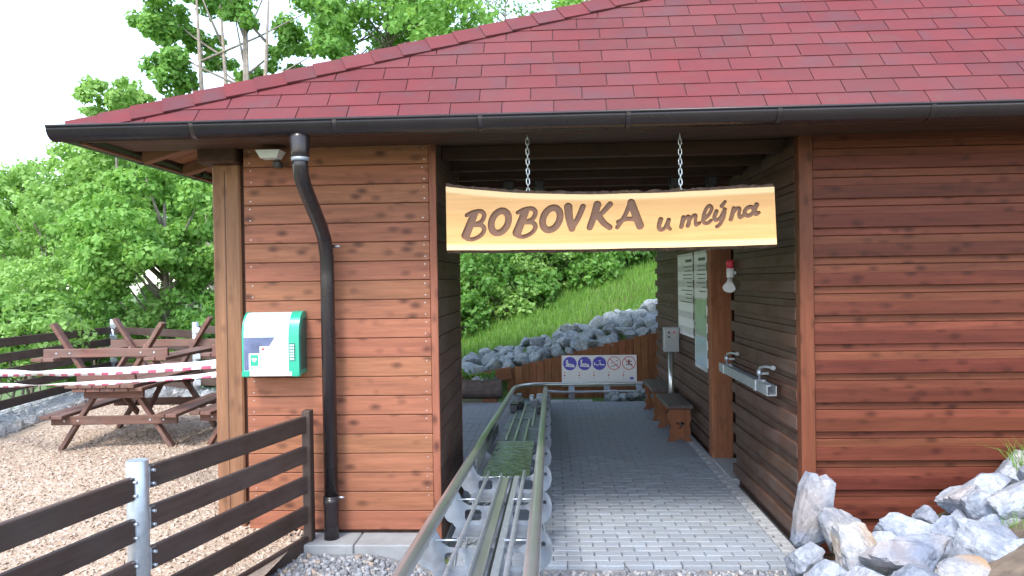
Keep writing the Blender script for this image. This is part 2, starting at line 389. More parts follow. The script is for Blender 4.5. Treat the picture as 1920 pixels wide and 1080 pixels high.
def flat_mesh(loops, thick, mat, plane='xz'):
    """an extruded plate from closed outlines (inner loops are holes); plane xz: faces -y/+y, thickness centred"""
    cu = bpy.data.curves.new('c', 'CURVE'); cu.dimensions = '2D'; cu.fill_mode = 'BOTH'; cu.extrude = thick / 2
    for lp in loops:
        s = cu.splines.new('POLY'); s.points.add(len(lp) - 1); s.use_cyclic_u = True
        for p, (x, y) in zip(s.points, lp): p.co = (x, y, 0, 1)
    o = bpy.data.objects.new('c', cu); COL.objects.link(o)
    dg = bpy.context.evaluated_depsgraph_get(); me = bpy.data.meshes.new_from_object(o.evaluated_get(dg))
    bpy.data.objects.remove(o); bpy.data.curves.remove(cu)
    if plane == 'xz': me.transform(Matrix.Rotation(R(90), 4, 'X'))
    me.materials.clear(); me.materials.append(mat); return me
def big_mesh(name_mat, V, quads):
    """numpy verts (N,3) and quad indices (M,4) -> mesh"""
    me = bpy.data.meshes.new('mesh'); k = quads.shape[1]
    me.vertices.add(len(V)); me.vertices.foreach_set('co', V.astype(np.float32).ravel())
    me.loops.add(quads.size); me.loops.foreach_set('vertex_index', quads.astype(np.int32).ravel())
    me.polygons.add(len(quads)); me.polygons.foreach_set('loop_start', np.arange(0, quads.size, k, dtype=np.int32))
    me.materials.append(name_mat); me.update(calc_edges=True); me.validate(); return me
def smoothstep(a, b, x):
    t = min(1, max(0, (x - a) / (b - a))); return t * t * (3 - 2 * t)

# ------------------------------------------------------------------ ground
YF = 5.66                      # front wall plane of the building
XL0, XL1 = -2.24, -0.816       # left cabin
XR = 1.786                     # passage wall
FENCE = [(-6.9, 7.0), (-8.1, 14.6), (-4.9, 11.9), (-2.6, 12.6)]
def fence_side(x, y):
    """>0 inside the chip yard, <0 beyond the fence line"""
    d = 99
    xl = -6.9 - (y - 7.0) * (1.2 / 7.6)
    d = min(d, x - xl)
    if x < -4.9:
        yb = 14.6 - (x + 8.1) * (2.7 / 3.2); d = min(d, (yb - y) * 0.76)
    else:
        yb = 11.9 + (x + 4.9) * 0.3; d = min(d, (yb - y))
    return d
def yard_z(x, y):
    return 0.19 + 0.03 * noise.noise(Vector((x * .8, y * .8, 0))) - 0.05 * smoothstep(4.5, 2.5, y)
def hill_z(x, y):
    xx = max(-9, min(9, x)); t = 0.42 + 0.23 * (xx + 0.8)
    return t + 0.27 * (y - 14.2) + 0.12 * noise.noise(Vector((x * .3, y * .3, 3)))
def mound_z(x, y):
    if y > 5.7: return -9
    top = 0.03 + 0.52 * (x - 2.15) + 0.26 * max(0, 5.3 - y)
    return min(top, 1.5) if x > 1.5 else -9
def gravel_z(x, y):
    z = -0.03 + 0.40 * smoothstep(5.2, 0.0, y)
    z += 0.13 * smoothstep(-0.7, -1.3, x) * smoothstep(3.0, 4.6, y)
    return z
def ground_z(x, y):
    b = -0.10
    if y < 5.9: b = max(gravel_z(x, y) - 0.012, -0.10)
    b = max(b, mound_z(x, y))
    if y > 12.9:
        h = hill_z(x, y)
        t = smoothstep(13.2, 14.3, y) if x < -1.0 else smoothstep(14.02, 14.3, y)
        b = b * (1 - t) + h * t
    fs = fence_side(x, y)
    if x < -2.2 and fs < 0.4:
        drop = -0.25 - 0.30 * max(0, -fs); drop = max(drop, -4.5)
        t = smoothstep(0.4, -0.6, fs); t2 = smoothstep(-2.2, -4.2, x)
        b = b * (1 - t * t2) + drop * t * t2
    return b
def axis(lo, hi, fine_lo, fine_hi, step):
    a = list(np.arange(fine_lo, fine_hi + 1e-6, step)); s = step; p = fine_hi
    while p < hi: s *= 1.25; p += s; a.append(min(p, hi))
    s = step; p = fine_lo
    while p > lo: s *= 1.25; p -= s; a.insert(0, max(p, lo))
    return a
def grid_sheet(name, xs, ys, zf, mat, smooth=True):
    V = np.array([(x, y, zf(x, y)) for y in ys for x in xs]); nx = len(xs)
    q = np.array([(j * nx + i, j * nx + i + 1, (j + 1) * nx + i + 1, (j + 1) * nx + i) for j in range(len(ys) - 1) for i in range(nx - 1)])
    me = big_mesh(mat, V, q)
    if smooth: me.polygons.foreach_set('use_smooth', [True] * len(me.polygons))
    o = obj(name, me); return tag(o, kind='structure')
grid_sheet('ground', axis(-400, 400, -10, 8, 0.3), axis(-120, 600, -1, 24, 0.3), ground_z, M['ground'])
# gravel strip in front of the building
grid_sheet('gravel_path', list(np.arange(-3.0, 2.6, 0.1)), list(np.arange(-2.0, 5.66, 0.12)),
           lambda x, y: max(gravel_z(x, y), -0.1 if x < 1.7 else mound_z(x, y) - 0.02), M['gravel_bed'])
grid_sheet('earth_bank', list(np.arange(1.9, 6.5, 0.15)), list(np.arange(1.5, 5.66, 0.12)), lambda x, y: mound_z(x, y) + .012 + .03 * noise.noise(Vector((x * 5, y * 5, 0))), M['soil'])
# chip yard sheet
def yard_sheet():
    xs = list(np.arange(-9.0, -1.70, 0.15)); ys = list(np.arange(1.0, 15.2, 0.15)); V, q, idx = [], [], {}
    def near_x(y): return -1.62 - 0.244 * (5.5 - y) if y < 5.62 else (-0.85 if y > 7.3 else -2.0)
    def ok(x, y): return fence_side(x, y) > -0.35 and x < near_x(y) + 0.1
    for j, y in enumerate(ys):
        for i, x in enumerate(xs):
            if ok(x, y): idx[(i, j)] = len(V); V.append((x, y, yard_z(x, y)))
    for j in range(len(ys) - 1):
        for i in range(len(xs) - 1):
            k = [(i, j), (i + 1, j), (i + 1, j + 1), (i, j + 1)]
            if all(a in idx for a in k): q.append([idx[a] for a in k])
    tag(obj('wood_chip_yard', big_mesh(M['chip_bed'], np.array(V), np.array(q))), kind='structure')
    return near_x
near_x = yard_sheet()
def scatter_bits(name, pts, size, flat, mat, label, cat):
    """loose chips or stones lying on a bed: small tilted four-sided wedges"""
    n = len(pts); P = np.array(pts)
    a = nrng.uniform(0, 2 * np.pi, n); tilt = nrng.normal(0, 0.35, (n, 2)); L = nrng.uniform(size[0], size[1], n); W = L * nrng.uniform(*flat[0:2], n); T = L * nrng.uniform(*flat[2:4], n)
    ca, sa = np.cos(a), np.sin(a)
    base = np.array([(-.5, -.4, 0), (.5, -.5, 0), (.45, .5, 0), (-.5, .45, 0), (-.35, -.3, 1), (.38, -.3, 1), (.3, .32, 1), (-.3, .3, 1)])
    jit = nrng.uniform(-.12, .12, (n, 8, 3))
    B = base[None] + jit
    x = B[:, :, 0] * L[:, None]; y = B[:, :, 1] * W[:, None]; z = B[:, :, 2] * T[:, None]
    z = z + x * tilt[:, :1] + y * tilt[:, 1:]
    X = x * ca[:, None] - y * sa[:, None] + P[:, :1]; Y = x * sa[:, None] + y * ca[:, None] + P[:, 1:2]; Z = z + P[:, 2:3]
    V = np.stack([X, Y, Z], -1).reshape(-1, 3)
    fq = np.array([(3, 2, 1, 0), (4, 5, 6, 7), (0, 1, 5, 4), (1, 2, 6, 5), (2, 3, 7, 6), (3, 0, 4, 7)])
    q = (fq[None] + (np.arange(n) * 8)[:, None, None]).reshape(-1, 4)
    return tag(obj(name, big_mesh(mat, V, q)), label, cat, kind='stuff')
pts = []
while len(pts) < 42000:
    y = 1.5 + 11.5 * rng.random() ** 1.0; x = rng.uniform(-8.2, -1.8)
    if x < near_x(y) - (0.17 if y < 5.62 else .02) and fence_side(x, y) > 0.75 and x / y > -0.95: pts.append((x, y, yard_z(x, y) - 0.004))
scatter_bits('wood_chips', pts, (0.018, 0.06), (0.25, 0.6, 0.08, 0.2), M['chips'], 'pale wood chips covering the picnic yard behind the fence', 'wood chips')
pts = []
while len(pts) < 11000:
    x = rng.uniform(-2.3, 2.1); y = rng.uniform(3.0, 5.62)
    if x < -1.72 - 0.244 * (5.5 - y) : continue
    if y > 5.42 and x > -0.75: continue
    if y > 5.36 and x <= -0.75: continue
    z = max(gravel_z(x, y), mound_z(x, y) - 0.02)
    pts.append((x, y, z - 0.006))
scatter_bits('gravel', pts, (0.016, 0.045), (0.6, 1.0, 0.4, 0.8), M['gravel'], 'loose grey gravel in front of the paved passage', 'gravel')

# ------------------------------------------------------------------ paving
paving = tag(span('paving', -2.6, XR + 0.7, 5.44, 12.85, -0.14, -0.052, M['concrete'], None, 0.0), kind='structure')
PAVES = []
row = 0; y = 5.47
while y < 12.8:
    off = 0.1 if row % 2 else 0.0
    x = -2.5 + off
    xe = XR - 0.12
    while x < xe:
        x1 = min(x + 0.2, xe)
        blocked = (y < 7.25 and x < XL1 + 0.03)
        if x1 - x > 0.04 and not blocked: PAVES.append((x, x1, y, y + 0.1))
        x += 0.2
    row += 1; y += 0.1
def prom(p):
    cx, cy = (p[0] + p[1]) / 2, (p[2] + p[3]) / 2
    hid = cx < -0.05
    return cy + (6 if hid else 0)
PAVES.sort(key=prom)
for (x0, x1, y0, y1) in PAVES[:300]:
    h = rng.uniform(-0.0022, 0.0022)
    o = bpy.data.objects.new('paver', box_mesh((round(x1 - x0 - 0.006, 3), 0.094, 0.05), M['paver'], 0.006)); link(o, paving)
    o.location = rel(paving, ((x0 + x1) / 2, (y0 + y1) / 2, -0.026 + h))
rest = [raw_box(((a + b) / 2, (c + d) / 2, -0.026 + rng.uniform(-.0015, .0015)), (b - a - .007, .093, .05)) for (a, b, c, d) in PAVES[300:]]
V, Fc = joined(rest); o = obj('paver_field', mesh_from([v - Vector(paving.location) for v in V], Fc, M['paver']), paving, paving.location); tag(o, kind='stuff')
y = 5.47; k = 0
while y < 12.8:                                  # pale edge course along the passage wall
    ln = 0.115 if k % 2 else 0.075
    o = bpy.data.objects.new('edge_paver', box_mesh((ln, 0.094, 0.05), M['paver_light'], 0.006)); link(o, paving)
    o.location = rel(paving, (XR - 0.003 - ln / 2, y + 0.05, -0.0235)); y += 0.1; k += 1

# ------------------------------------------------------------------ building
B = thing('wooden_station_building', (0.4, 9.0, 0), 'timber bobsled station with open passage, red shingle hip roof and plank walls', 'building')
ZT = 3.10
def boards_flush(parent, x0, x1, y, z0, z1, mat, face=-1, pitch=0.141, th=0.022, axis='x'):
    z = z0
    while z < z1 - 0.03:
        zz = min(z + pitch, z1) - 0.0045
        if axis == 'x': span('board', x0, x1, y, y + face * th, z, zz, mat, parent, 0.004)
        else: span('board', y, y + face * th, x0, x1, z, zz, mat, parent, 0.004)
        z += pitch
# left cabin: core + boards on its four sides
lw = span('cabin_wall', XL0 + .025, XL1 - .025, YF + .025, 7.15 - .025, 0.16, ZT, M['dark_z'], B, 0)
boards_flush(lw, XL0, XL1 - 0.052, YF + 0.024, 0.19, ZT, M['wall_x'])
boards_flush(lw, YF + 0.03, 7.15, XL1 - 0.024, 0.05, ZT, M['pass_y'], 1, axis='y')
boards_flush(lw, YF + 0.03, 7.15, XL0 + 0.024, 0.19, ZT, M['wall_y'], -1, axis='y')
boards_flush(lw, XL0, XL1, 7.15 - 0.024, 0.19, ZT, M['wall_x'], 1)
span('corner_trim', XL1 - 0.050, XL1 + 0.003, YF - 0.003, YF + 0.028, 0.05, ZT, M['wall_z'], lw)
nails = []
z = 0.19
while z < ZT - .1:
    for x in (XL0 + 0.05, XL1 - 0.09):
        for dz in (0.028, 0.112):
            if rng.random() < .8: nails.append(raw_box((x + rng.uniform(-.008, .008), YF + 0.0012, z + dz), (0.007, 0.004, 0.007)))
    z += 0.141
V, Fc = joined(nails); o = obj('nail_heads', mesh_from(V, Fc, M['galv']), lw, (0, 0, 0)); tag(o, kind='stuff')
# kerb blocks under the cabin
xk = -2.9
while xk < -0.95:
    x1 = min(xk + 0.5, -0.86)
    span('plinth_kerb', xk + .003, x1 - .003, 5.40, YF + 0.02, -0.05, 0.165, M['concrete'], B, 0.008); xk += 0.5
span('plinth_side', -0.86, XL1 + 0.004, 5.42, 7.15, -0.1, 0.045, M['concrete'], B, 0.006)
# tan corner post with capital and the beam it carries
pl = span('corner_post', -2.495, -2.285, 5.70, 5.91, 0.13, 2.90, M['post_z'], B, 0.012)
span('post_check', -2.402, -2.396, 5.6985, 5.72, 0.3, 2.85, M['dark_z'], pl, 0.0)
span('post_seam', -2.285, -2.243, 5.74, 5.80, 0.2, 2.9, M['dark_z'], B, 0.0)
span('wall_plate', -2.56, -2.27, 5.60, 13.1, 2.90, 3.06, M['dark_y'], B, 0.01)
span('back_post', -2.495, -2.285, 12.7, 12.91, -0.05, 2.90, M['post_z'], B, 0.012)
# right house: board-on-board siding
Y1, Y2, YE = 7.78, 8.86, 13.25
rw = span('siding_wall', XR + .06, 7.1, YF + .06, Y1, -0.05, ZT, M['dark_z'], B, 0)
span('room_wall', XR + .06, 7.1, Y2, 13.2, -0.05, ZT, M['dark_z'], rw, 0)
span('recess_wall', XR + .75, 7.09, Y1, Y2, -0.05, ZT, M['pass_z'], rw, 0)
def board_on_board(parent, a0, a1, plane, z0, z1, mat, side, axis, mat2=None, period=0.2, zoff=0.0):
    """inner boards set back, outer boards lapped over their joints"""
    z = z0; i = 0
    while z < z1 - 0.02:
        zi = min(z + period, z1)
        lo, hi = z + 0.002, zi - 0.002
        def put(p0, p1, u, v, mt, nm):
            if axis == 'x': span(nm, a0, a1, p0, p1, u, v, mt, parent, 0.003)
            else: span(nm, p0, p1, a0, a1, u, v, mt, parent, 0.003)
        put(plane + side * 0.0, plane + side * 0.022, lo, hi, mat, 'inner_board')
        ob = min(z + period * 0.5 + 0.045, z1)
        put(plane + side * 0.0222, plane + side * 0.056, z + period * 0.5 - 0.048, ob, mat2 or mat, 'outer_board')
        z += period; i += 1
board_on_board(rw, XR + 0.10, 7.1, YF + 0.06, 0.0, ZT, M['red_x'], -1, 'x', M['redo_x'], 0.208)
span('corner_post', XR - 0.002, XR + 0.098, YF - 0.004, YF + 0.10, -0.05, ZT, M['red_z'], rw, 0.006)
board_on_board(rw, YF + 0.10, Y1, XR + 0.05, 0.03, ZT, M['pass_y'], -1, 'y')
board_on_board(rw, Y2 + 0.02, YE, XR + 0.05, 0.03, ZT, M['pass_y'], -1, 'y')
# recess beside the passage: far jamb, dark jamb board and threshold
span('door_jamb', XR - 0.012, XR + 0.22, Y2 - 0.16, Y2 + 0.02, 0.0, ZT, M['plank_z'], rw, 0.008)
span('jamb_board', XR + 0.22, XR + 0.74, Y2 - 0.06, Y2 - 0.02, 0.0, ZT, M['dark_z'], rw, 0.004)
span('threshold', XR - 0.02, XR + 0.74, Y1, Y2 - 0.16, -0.06, 0.012, M['paver_light'], rw, 0.004)
# ---- roof
ZE, T47 = 3.07, math.tan(R(47)); EY0, EY1 = 5.0, 13.9
EXL, EXR, KL, KR = -3.13, 8.0, 3.69, 3.9
SA = (EXR - EXL) / (KL + KR); AX_ = EXL + KL * SA; AZ = ZE + T47 * SA
def roof_solid():
    top = [(EXL, EY0, ZE), (EXR, EY0, ZE), (EXR, EY1, ZE), (EXL, EY1, ZE), (AX_, EY0 + SA, AZ), (AX_, EY1 - SA, AZ)]
    vs = top + [(x, y, z - 0.05) for x, y, z in top]
    f = [(0, 1, 4), (1, 2, 5, 4), (2, 3, 5), (3, 0, 4, 5)]
    fb = [tuple(i + 6 for i in q)[::-1] for q in f]
    side = [(0, 6, 7, 1), (1, 7, 8, 2), (2, 8, 9, 3), (3, 9, 6, 0)]
    c = Vector(B.location)
    return mesh_from([Vector(v) - c for v in vs], f + fb + side, M['shingle_slot'])
roof = obj('roof', roof_solid(), B, B.location)
nF = Vector((0, -math.sin(R(47)), math.cos(R(47)))); uF = Vector((0, math.cos(R(47)), math.sin(R(47))))
def clip(poly, a, b, c):
    """keep a*x+b*u<=c"""
    out = []
    for i in range(len(poly)):
        p, q = poly[i], poly[(i + 1) % len(poly)]; dp = a * p[0] + b * p[1] - c; dq = a * q[0] + b * q[1] - c
        if dp <= 0: out.append(p)
        if (dp < 0 < dq) or (dq < 0 < dp):
            t = dp / (dp - dq); out.append((p[0] + t * (q[0] - p[0]), p[1] + t * (q[1] - p[1])))
    return out
C47 = math.cos(R(47)); EXPO, TAB = 0.147, 0.335
def shingles():
    u, i = -0.02, 0
    while u < SA / C47:
        x = EXL - 0.5 + (0.5 * TAB if i % 2 else 0) + rng.uniform(-.012, .012)
        while x < EXR + .3:
            p = [(x + .0032, u), (x + TAB - .0032, u), (x + TAB - .0032, u + EXPO + .03), (x + .0032, u + EXPO + .03)]
            p = clip(p, -1, KL * C47, -EXL); p = clip(p, 1, KR * C47, EXR)
            x += TAB
            if len(p) < 3: continue
            ar = abs(sum(p[k][0] * p[(k + 1) % len(p)][1] - p[(k + 1) % len(p)][0] * p[k][1] for k in range(len(p)))) / 2
            if ar < 0.0015: continue
            def P(q, h): return Vector((q[0], EY0, ZE)) + uF * q[1] + nF * h
            lift = rng.uniform(0, .0015)
            hi = [P(q, 0.011 + lift - 0.0075 * (q[1] - u) / (EXPO + .03)) for q in p]; lo = [P(q, 0.001) for q in p]; n = len(p)
            c = sum(hi, Vector()) / n
            fs = [tuple(range(n)), tuple(range(n, 2 * n))[::-1]] + [(k, k + n, (k + 1) % n + n, (k + 1) % n) for k in range(n)]
            obj('shingle', mesh_from([v - c for v in hi + lo], fs, M['shingle']), roof, c)
        u += EXPO; i += 1
shingles()
def hip_caps(corner, k, sgn):
    a = Vector((corner, EY0, ZE)); b = Vector((AX_, EY0 + SA, AZ)); L = (b - a).length; d = (b - a).normalized()
    nS = Vector((-sgn * math.sin(math.atan2(T47, k)), 0, math.cos(math.atan2(T47, k))))       # side slope normal
    eF = d.cross(nF); eF = -eF if eF.z > 0 else eF; eS = d.cross(nS); eS = -eS if eS.z > 0 else eS
    t = -0.02; st = 0.205
    while t < L:
        t1 = min(t + st + 0.03, L)
        def ring(tt, h): 
            q = a + d * tt; return [q + eF.normalized() * 0.145 + nF * h, q + (nF + nS).normalized() * (h + .004), q + eS.normalized() * 0.145 + nS * h]
        V = ring(t, 0.030) + ring(t1, 0.018) + ring(t, 0.014) + ring(t1, 0.012)
        fs = [(0, 1, 4, 3), (1, 2, 5, 4), (6, 9, 10, 7), (7, 10, 11, 8), (0, 6, 7, 1), (1, 7, 8, 2), (3, 4, 10, 9), (4, 5, 11, 10), (0, 3, 9, 6), (2, 8, 11, 5)]
        c = sum(V, Vector()) / len(V)
        obj('hip_cap', mesh_from([v - c for v in V], fs if sgn > 0 else [f[::-1] for f in fs], M['shingle']), roof, c); t += st
hip_caps(EXL, KL, 1); hip_caps(EXR, KR, -1)
# courses on the two long slopes (edges only seen from the side): lapped strips
def side_courses(x_eave, k, sgn):
    pitch = math.atan2(T47, k); run = abs(AX_ - x_eave); n = int(run / math.cos(pitch) / 0.29)
    nv = Vector((-sgn * math.sin(pitch), 0, math.cos(pitch)))
    for i in range(n):
        s0 = i * 0.29 * math.cos(pitch); s1 = s0 + 0.31 * math.cos(pitch)
        y0 = EY0 + s0 / k + 0.12; y1 = EY1 - s0 / k - 0.12
        y0b = EY0 + s1 / k + 0.12; y1b = EY1 - s1 / k - 0.12
        q = [Vector((x_eave + sgn * s0, y0, ZE + s0 * math.tan(pitch))), Vector((x_eave + sgn * s0, y1, ZE + s0 * math.tan(pitch))),
             Vector((x_eave + sgn * s1, y1b, ZE + s1 * math.tan(pitch))), Vector((x_eave + sgn * s1, y0b, ZE + s1 * math.tan(pitch)))]
        V = [q[0] + nv * .012, q[1] + nv * .012, q[2] + nv * .004, q[3] + nv * .004, q[0] + nv * .001, q[1] + nv * .001, q[2] + nv * .001, q[3] + nv * .001]
        fs = [(0, 1, 2, 3), (4, 7, 6, 5), (0, 4, 5, 1), (1, 5, 6, 2), (2, 6, 7, 3), (3, 7, 4, 0)]
        c = sum(V, Vector()) / 8
        obj('shingle_course', mesh_from([v - c for v in V], fs if sgn < 0 else [f[::-1] for f in fs], M['shingle']), roof, c)
side_courses(EXL, KL, 1); side_courses(EXR, KR, -1)
# ---- eaves: fascia, soffit boards, rafter tails, ceiling
span('fascia', EXL + .03, EXR - .03, 5.035, 5.06, 2.962, 3.015, M['dark_x'], B, 0.003)
span('fascia', EXL + .03, EXL + .055, 5.06, EY1 - .05, 2.95, 3.015, M['post_y'], B, 0.003)
x = EXL + 0.06
yb = 5.065
while yb < 5.64:
    span('soffit_board', EXL + .06, EXR - .06, yb, yb + 0.112, 3.0, 3.017, M['dark_x'], B, 0.002); yb += 0.116
SL = T47 / KL
for yb in np.arange(5.72, 13.7, 0.14): beam('soffit_board', (EXL + .06, yb, 3.022), (-2.30, yb, 3.022 + .77 * SL), .134, .016, M['post_x'], B, .002, (0, 0, 1))
for yr in np.arange(5.80, 13.6, .66): beam('rafter_tail', (EXL + .07, yr, 2.972), (-2.30, yr, 2.972 + .76 * SL), .09, .085, M['post_x'], B, .004, (0, 0, 1))
for yb in np.arange(YF + .02, 13.2, 0.16): span('ceiling_board', XL1 - .02 if yb < 7.2 else -2.27, XR + .05, yb, yb + 0.153, 3.045, 3.065, M['dark_x'], B, 0.003)
for yj in np.arange(6.0, 13.0, 0.62): span('ceiling_joist', XL1 if yj < 7.1 else -2.27, XR + .04, yj, yj + 0.07, 2.94, 3.043, M['dark_x'], B, 0.004)
# ---- gutters
def gutter(name, a, b, r=0.085):
    a, b = Vector(a), Vector(b); d = (b - a).normalized(); side = Vector((d.y, -d.x, 0))
    if (side.y if abs(d.x) > .5 else side.x) > 0: side = -side               # side points outwards
    n = 14; prof = []
    for i in range(n + 1):
        t = math.pi * i / n; prof.append((math.cos(t) * r, -math.sin(t) * r))
    inn = [(p[0] * 0.965, p[1] * 0.965) for p in prof][::-1]; loop = prof + inn
    V = [a + side * u + Vector((0, 0, v)) for u, v in loop] + [b + side * u + Vector((0, 0, v)) for u, v in loop]
    m_ = len(loop); fs = [(i, (i + 1) % m_, (i + 1) % m_ + m_, i + m_) for i in range(m_)] + [tuple(range(n + 1)), tuple(range(m_, m_ + n + 1))[::-1]]
    me = mesh_from([v - a for v in V], fs, M['gutter']); me.polygons.foreach_set('use_smooth', [len(p.vertices) == 4 for p in me.polygons])
    g = obj(name, me, B, a)
    tube('gutter_bead', [a + side * r + Vector((0, 0, .004)), b + side * r + Vector((0, 0, .004))], 0.0085, M['gutter'], g, 8)
    L = (b - a).length; t = 0.95
    while t < L - .1:
        q = a + d * t; V = []
        for e in (-0.014, 0.014):
            for rr in (r + .001, r + .005):
                V += [q + d * e + side * (math.cos(math.pi * i / 12) * rr) + Vector((0, 0, -math.sin(math.pi * i / 12) * rr)) for i in range(13)]
        fs = []
        for i in range(12): fs += [(13 + i, 14 + i, 40 + i, 39 + i), (i, i + 1, i + 14, i + 13), (26 + i, 39 + i, 40 + i, 27 + i)]
        obj('gutter_strap', mesh_from([v - q for v in V], fs, M['gutter']), g, q); t += 0.92
    return g
GZ = 3.035
gutter('gutter', (-3.205, 4.94, GZ), (EXR + .08, 4.94, GZ))
gutter('gutter', (-3.13, 4.945, GZ - .004), (-3.13, EY1, GZ - .004))
dpx = -1.585
dp = tube('downpipe', [(dpx, 4.95, 2.86), (dpx, 4.95, 2.76), (dpx - .001, 4.97, 2.70), (dpx - .003, 5.03, 2.64), (dpx - .01, 5.41, 2.40), (dpx - .01, 5.50, 2.31), (dpx - .01, 5.545, 2.20), (dpx - .01, 5.55, 2.05), (dpx - .01, 5.55, 0.42)], 0.05, M['gutter'], B, 16)
tube('outlet_funnel', [(dpx, 4.945, 2.985), (dpx, 4.945, 2.96), (dpx, 4.945, 2.94), (dpx, 4.95, 2.85), (dpx, 4.95, 2.80)], [0.035, 0.058, 0.068, 0.058, 0.056], M['gutter'], dp, 16)
tube('funnel_band', [(dpx, 4.95, 2.815), (dpx, 4.95, 2.79)], 0.0572, M['galv_dull'], dp, 16)
tube('pipe_shoe', [(dpx - .01, 5.55, 0.46), (dpx - .01, 5.55, 0.43), (dpx - .01, 5.55, 0.40), (dpx - .01, 5.548, 0.30), (dpx - .01, 5.54, 0.163)], [0.058, 0.060, 0.056, 0.052, 0.053], M['gutter'], dp, 16)
for zc in (2.27, 0.46):
    cl = tube('pipe_clamp', [(dpx - .01, 5.55, zc - .012), (dpx - .01, 5.55, zc + .012)], 0.057, M['gutter'], dp, 16)
    tube('clamp_screw', [(dpx + .045, 5.55, zc), (dpx + .085, 5.55, zc)], 0.008, M['galv'], cl, 6)
    span('clamp_stub', dpx - .02, dpx, 5.6, 5.665, zc - .006, zc + .006, M['gutter'], cl, 0)

# ------------------------------------------------------------------ carved sign on chains
def to_sign(cx, cy):
    """pixel of the enlarged sign view -> metres in the sign plane"""
    px, py = 820 + cx / 3.0, 220 + cy / 3.0; hor = 527 - 0.0157 * (px - 1030)
    dx = (px - 1030) - 0.0157 * (py - 527)
    return dx / F_PX * 5.35, 2 + (hor - py) / F_PX * 5.35
SC = Vector((0.41, 5.35, 2.43))
def arc(cx, cy, rx, ry, a0, a1, slant=0.0, n=22):
    out = []
    for i in range(n + 1):
        a = R(a0 + (a1 - a0) * i / n); y = math.sin(a) * ry; out.append((cx + math.cos(a) * rx - y * slant, cy + y))
    return out
def smooth_line(p, n=8):
    """Catmull-Rom through the points"""
    if len(p) < 3: return p
    q = [p[0]] + list(p) + [p[-1]]; out = []
    for i in range(1, len(q) - 2):
        for k in range(n):
            t = k / n; f = []
            for c in (0, 1):
                a, b, c_, d = q[i - 1][c], q[i][c], q[i + 1][c], q[i + 2][c]
                f.append(0.5 * (2 * b + (c_ - a) * t + (2 * a - 5 * b + 4 * c_ - d) * t * t + (3 * b - a - 3 * c_ + d) * t ** 3))
            out.append(tuple(f))
    return out + [p[-1]]
def letter_strokes():
    S = []                                                    # (points, half width start, half width end)
    def B_(ox, oy):
        S.append((smooth_line([(212 + ox, 545 + oy), (190 + ox, 600 + oy), (163 + ox, 668 + oy)]), 14, 17))
        S.append((smooth_line([(168 + ox, 556 + oy), (205 + ox, 538 + oy), (248 + ox, 534 + oy), (266 + ox, 556 + oy), (250 + ox, 592 + oy), (208 + ox, 610 + oy)]), 8, 9))
        S.append((smooth_line([(208 + ox, 610 + oy), (250 + ox, 612 + oy), (266 + ox, 636 + oy), (248 + ox, 668 + oy), (205 + ox, 690 + oy), (170 + ox, 688 + oy)]), 9, 8))
    def O_(cx, cy):
        S.append((arc(cx, cy, 47, 62, 0, 360, 0.22, 40), 13, 13))
    B_(0, 0); O_(354, 594); B_(287, -14); O_(642, 578)
    S.append((smooth_line([(736, 512), (741, 570), (757, 632)]), 16, 13)); S.append((smooth_line([(757, 632), (790, 575), (818, 510)]), 10, 11))
    S.append((smooth_line([(898, 500), (878, 565), (856, 626)]), 15, 12)); S.append((smooth_line([(968, 498), (930, 540), (895, 572)]), 11, 8)); S.append((smooth_line([(905, 562), (932, 600), (966, 626)]), 13, 11))
    S.append((smooth_line([(1080, 490), (1048, 565), (1008, 626)]), 9, 8)); S.append((smooth_line([(1085, 490), (1108, 550), (1134, 618)]), 15, 15)); S.append((smooth_line([(1012, 596), (1060, 580), (1118, 582)]), 8, 9))
    lw_ = 8.5
    S.append((smooth_line([(1248, 583), (1238, 622), (1246, 640), (1268, 632), (1288, 590)]), lw_ + 1, 6)); S.append((smooth_line([(1291, 586), (1286, 620), (1299, 636)]), lw_, 7))
    S.append((smooth_line([(1372, 572), (1367, 600), (1361, 624)]), lw_, lw_)); S.append((smooth_line([(1368, 600), (1390, 570), (1404, 570), (1403, 596), (1397, 618)]), 6, lw_)); S.append((smooth_line([(1403, 598), (1424, 564), (1440, 562), (1438, 592), (1442, 614), (1460, 604)]), 6, 7))
    S.append((smooth_line([(1478, 590), (1510, 560), (1527, 526), (1516, 508), (1497, 526), (1482, 570), (1486, 602), (1506, 604), (1524, 590)]), 7, 7))
    S.append((smooth_line([(1553, 540), (1542, 572), (1551, 588), (1574, 574), (1592, 538)]), lw_, 6)); S.append((smooth_line([(1598, 530), (1590, 575), (1572, 612), (1556, 624)]), lw_, 7)); S.append(([(1582, 510), (1600, 486)], 8, 6))
    S.append((smooth_line([(1648, 524), (1641, 552), (1632, 584)]), lw_, lw_)); S.append((smooth_line([(1641, 556), (1664, 524), (1680, 526), (1676, 556), (1682, 574), (1698, 564)]), 6, 7))
    S.append((arc(1732, 540, 24, 24, 0, 360, 0.3, 24), 8, 8)); S.append((smooth_line([(1772, 504), (1762, 536), (1768, 556), (1784, 548)]), lw_ + 1, 7))
    return [(p, a * 1.5 + 0.5, b * 1.5 + 0.5) for p, a, b in S]
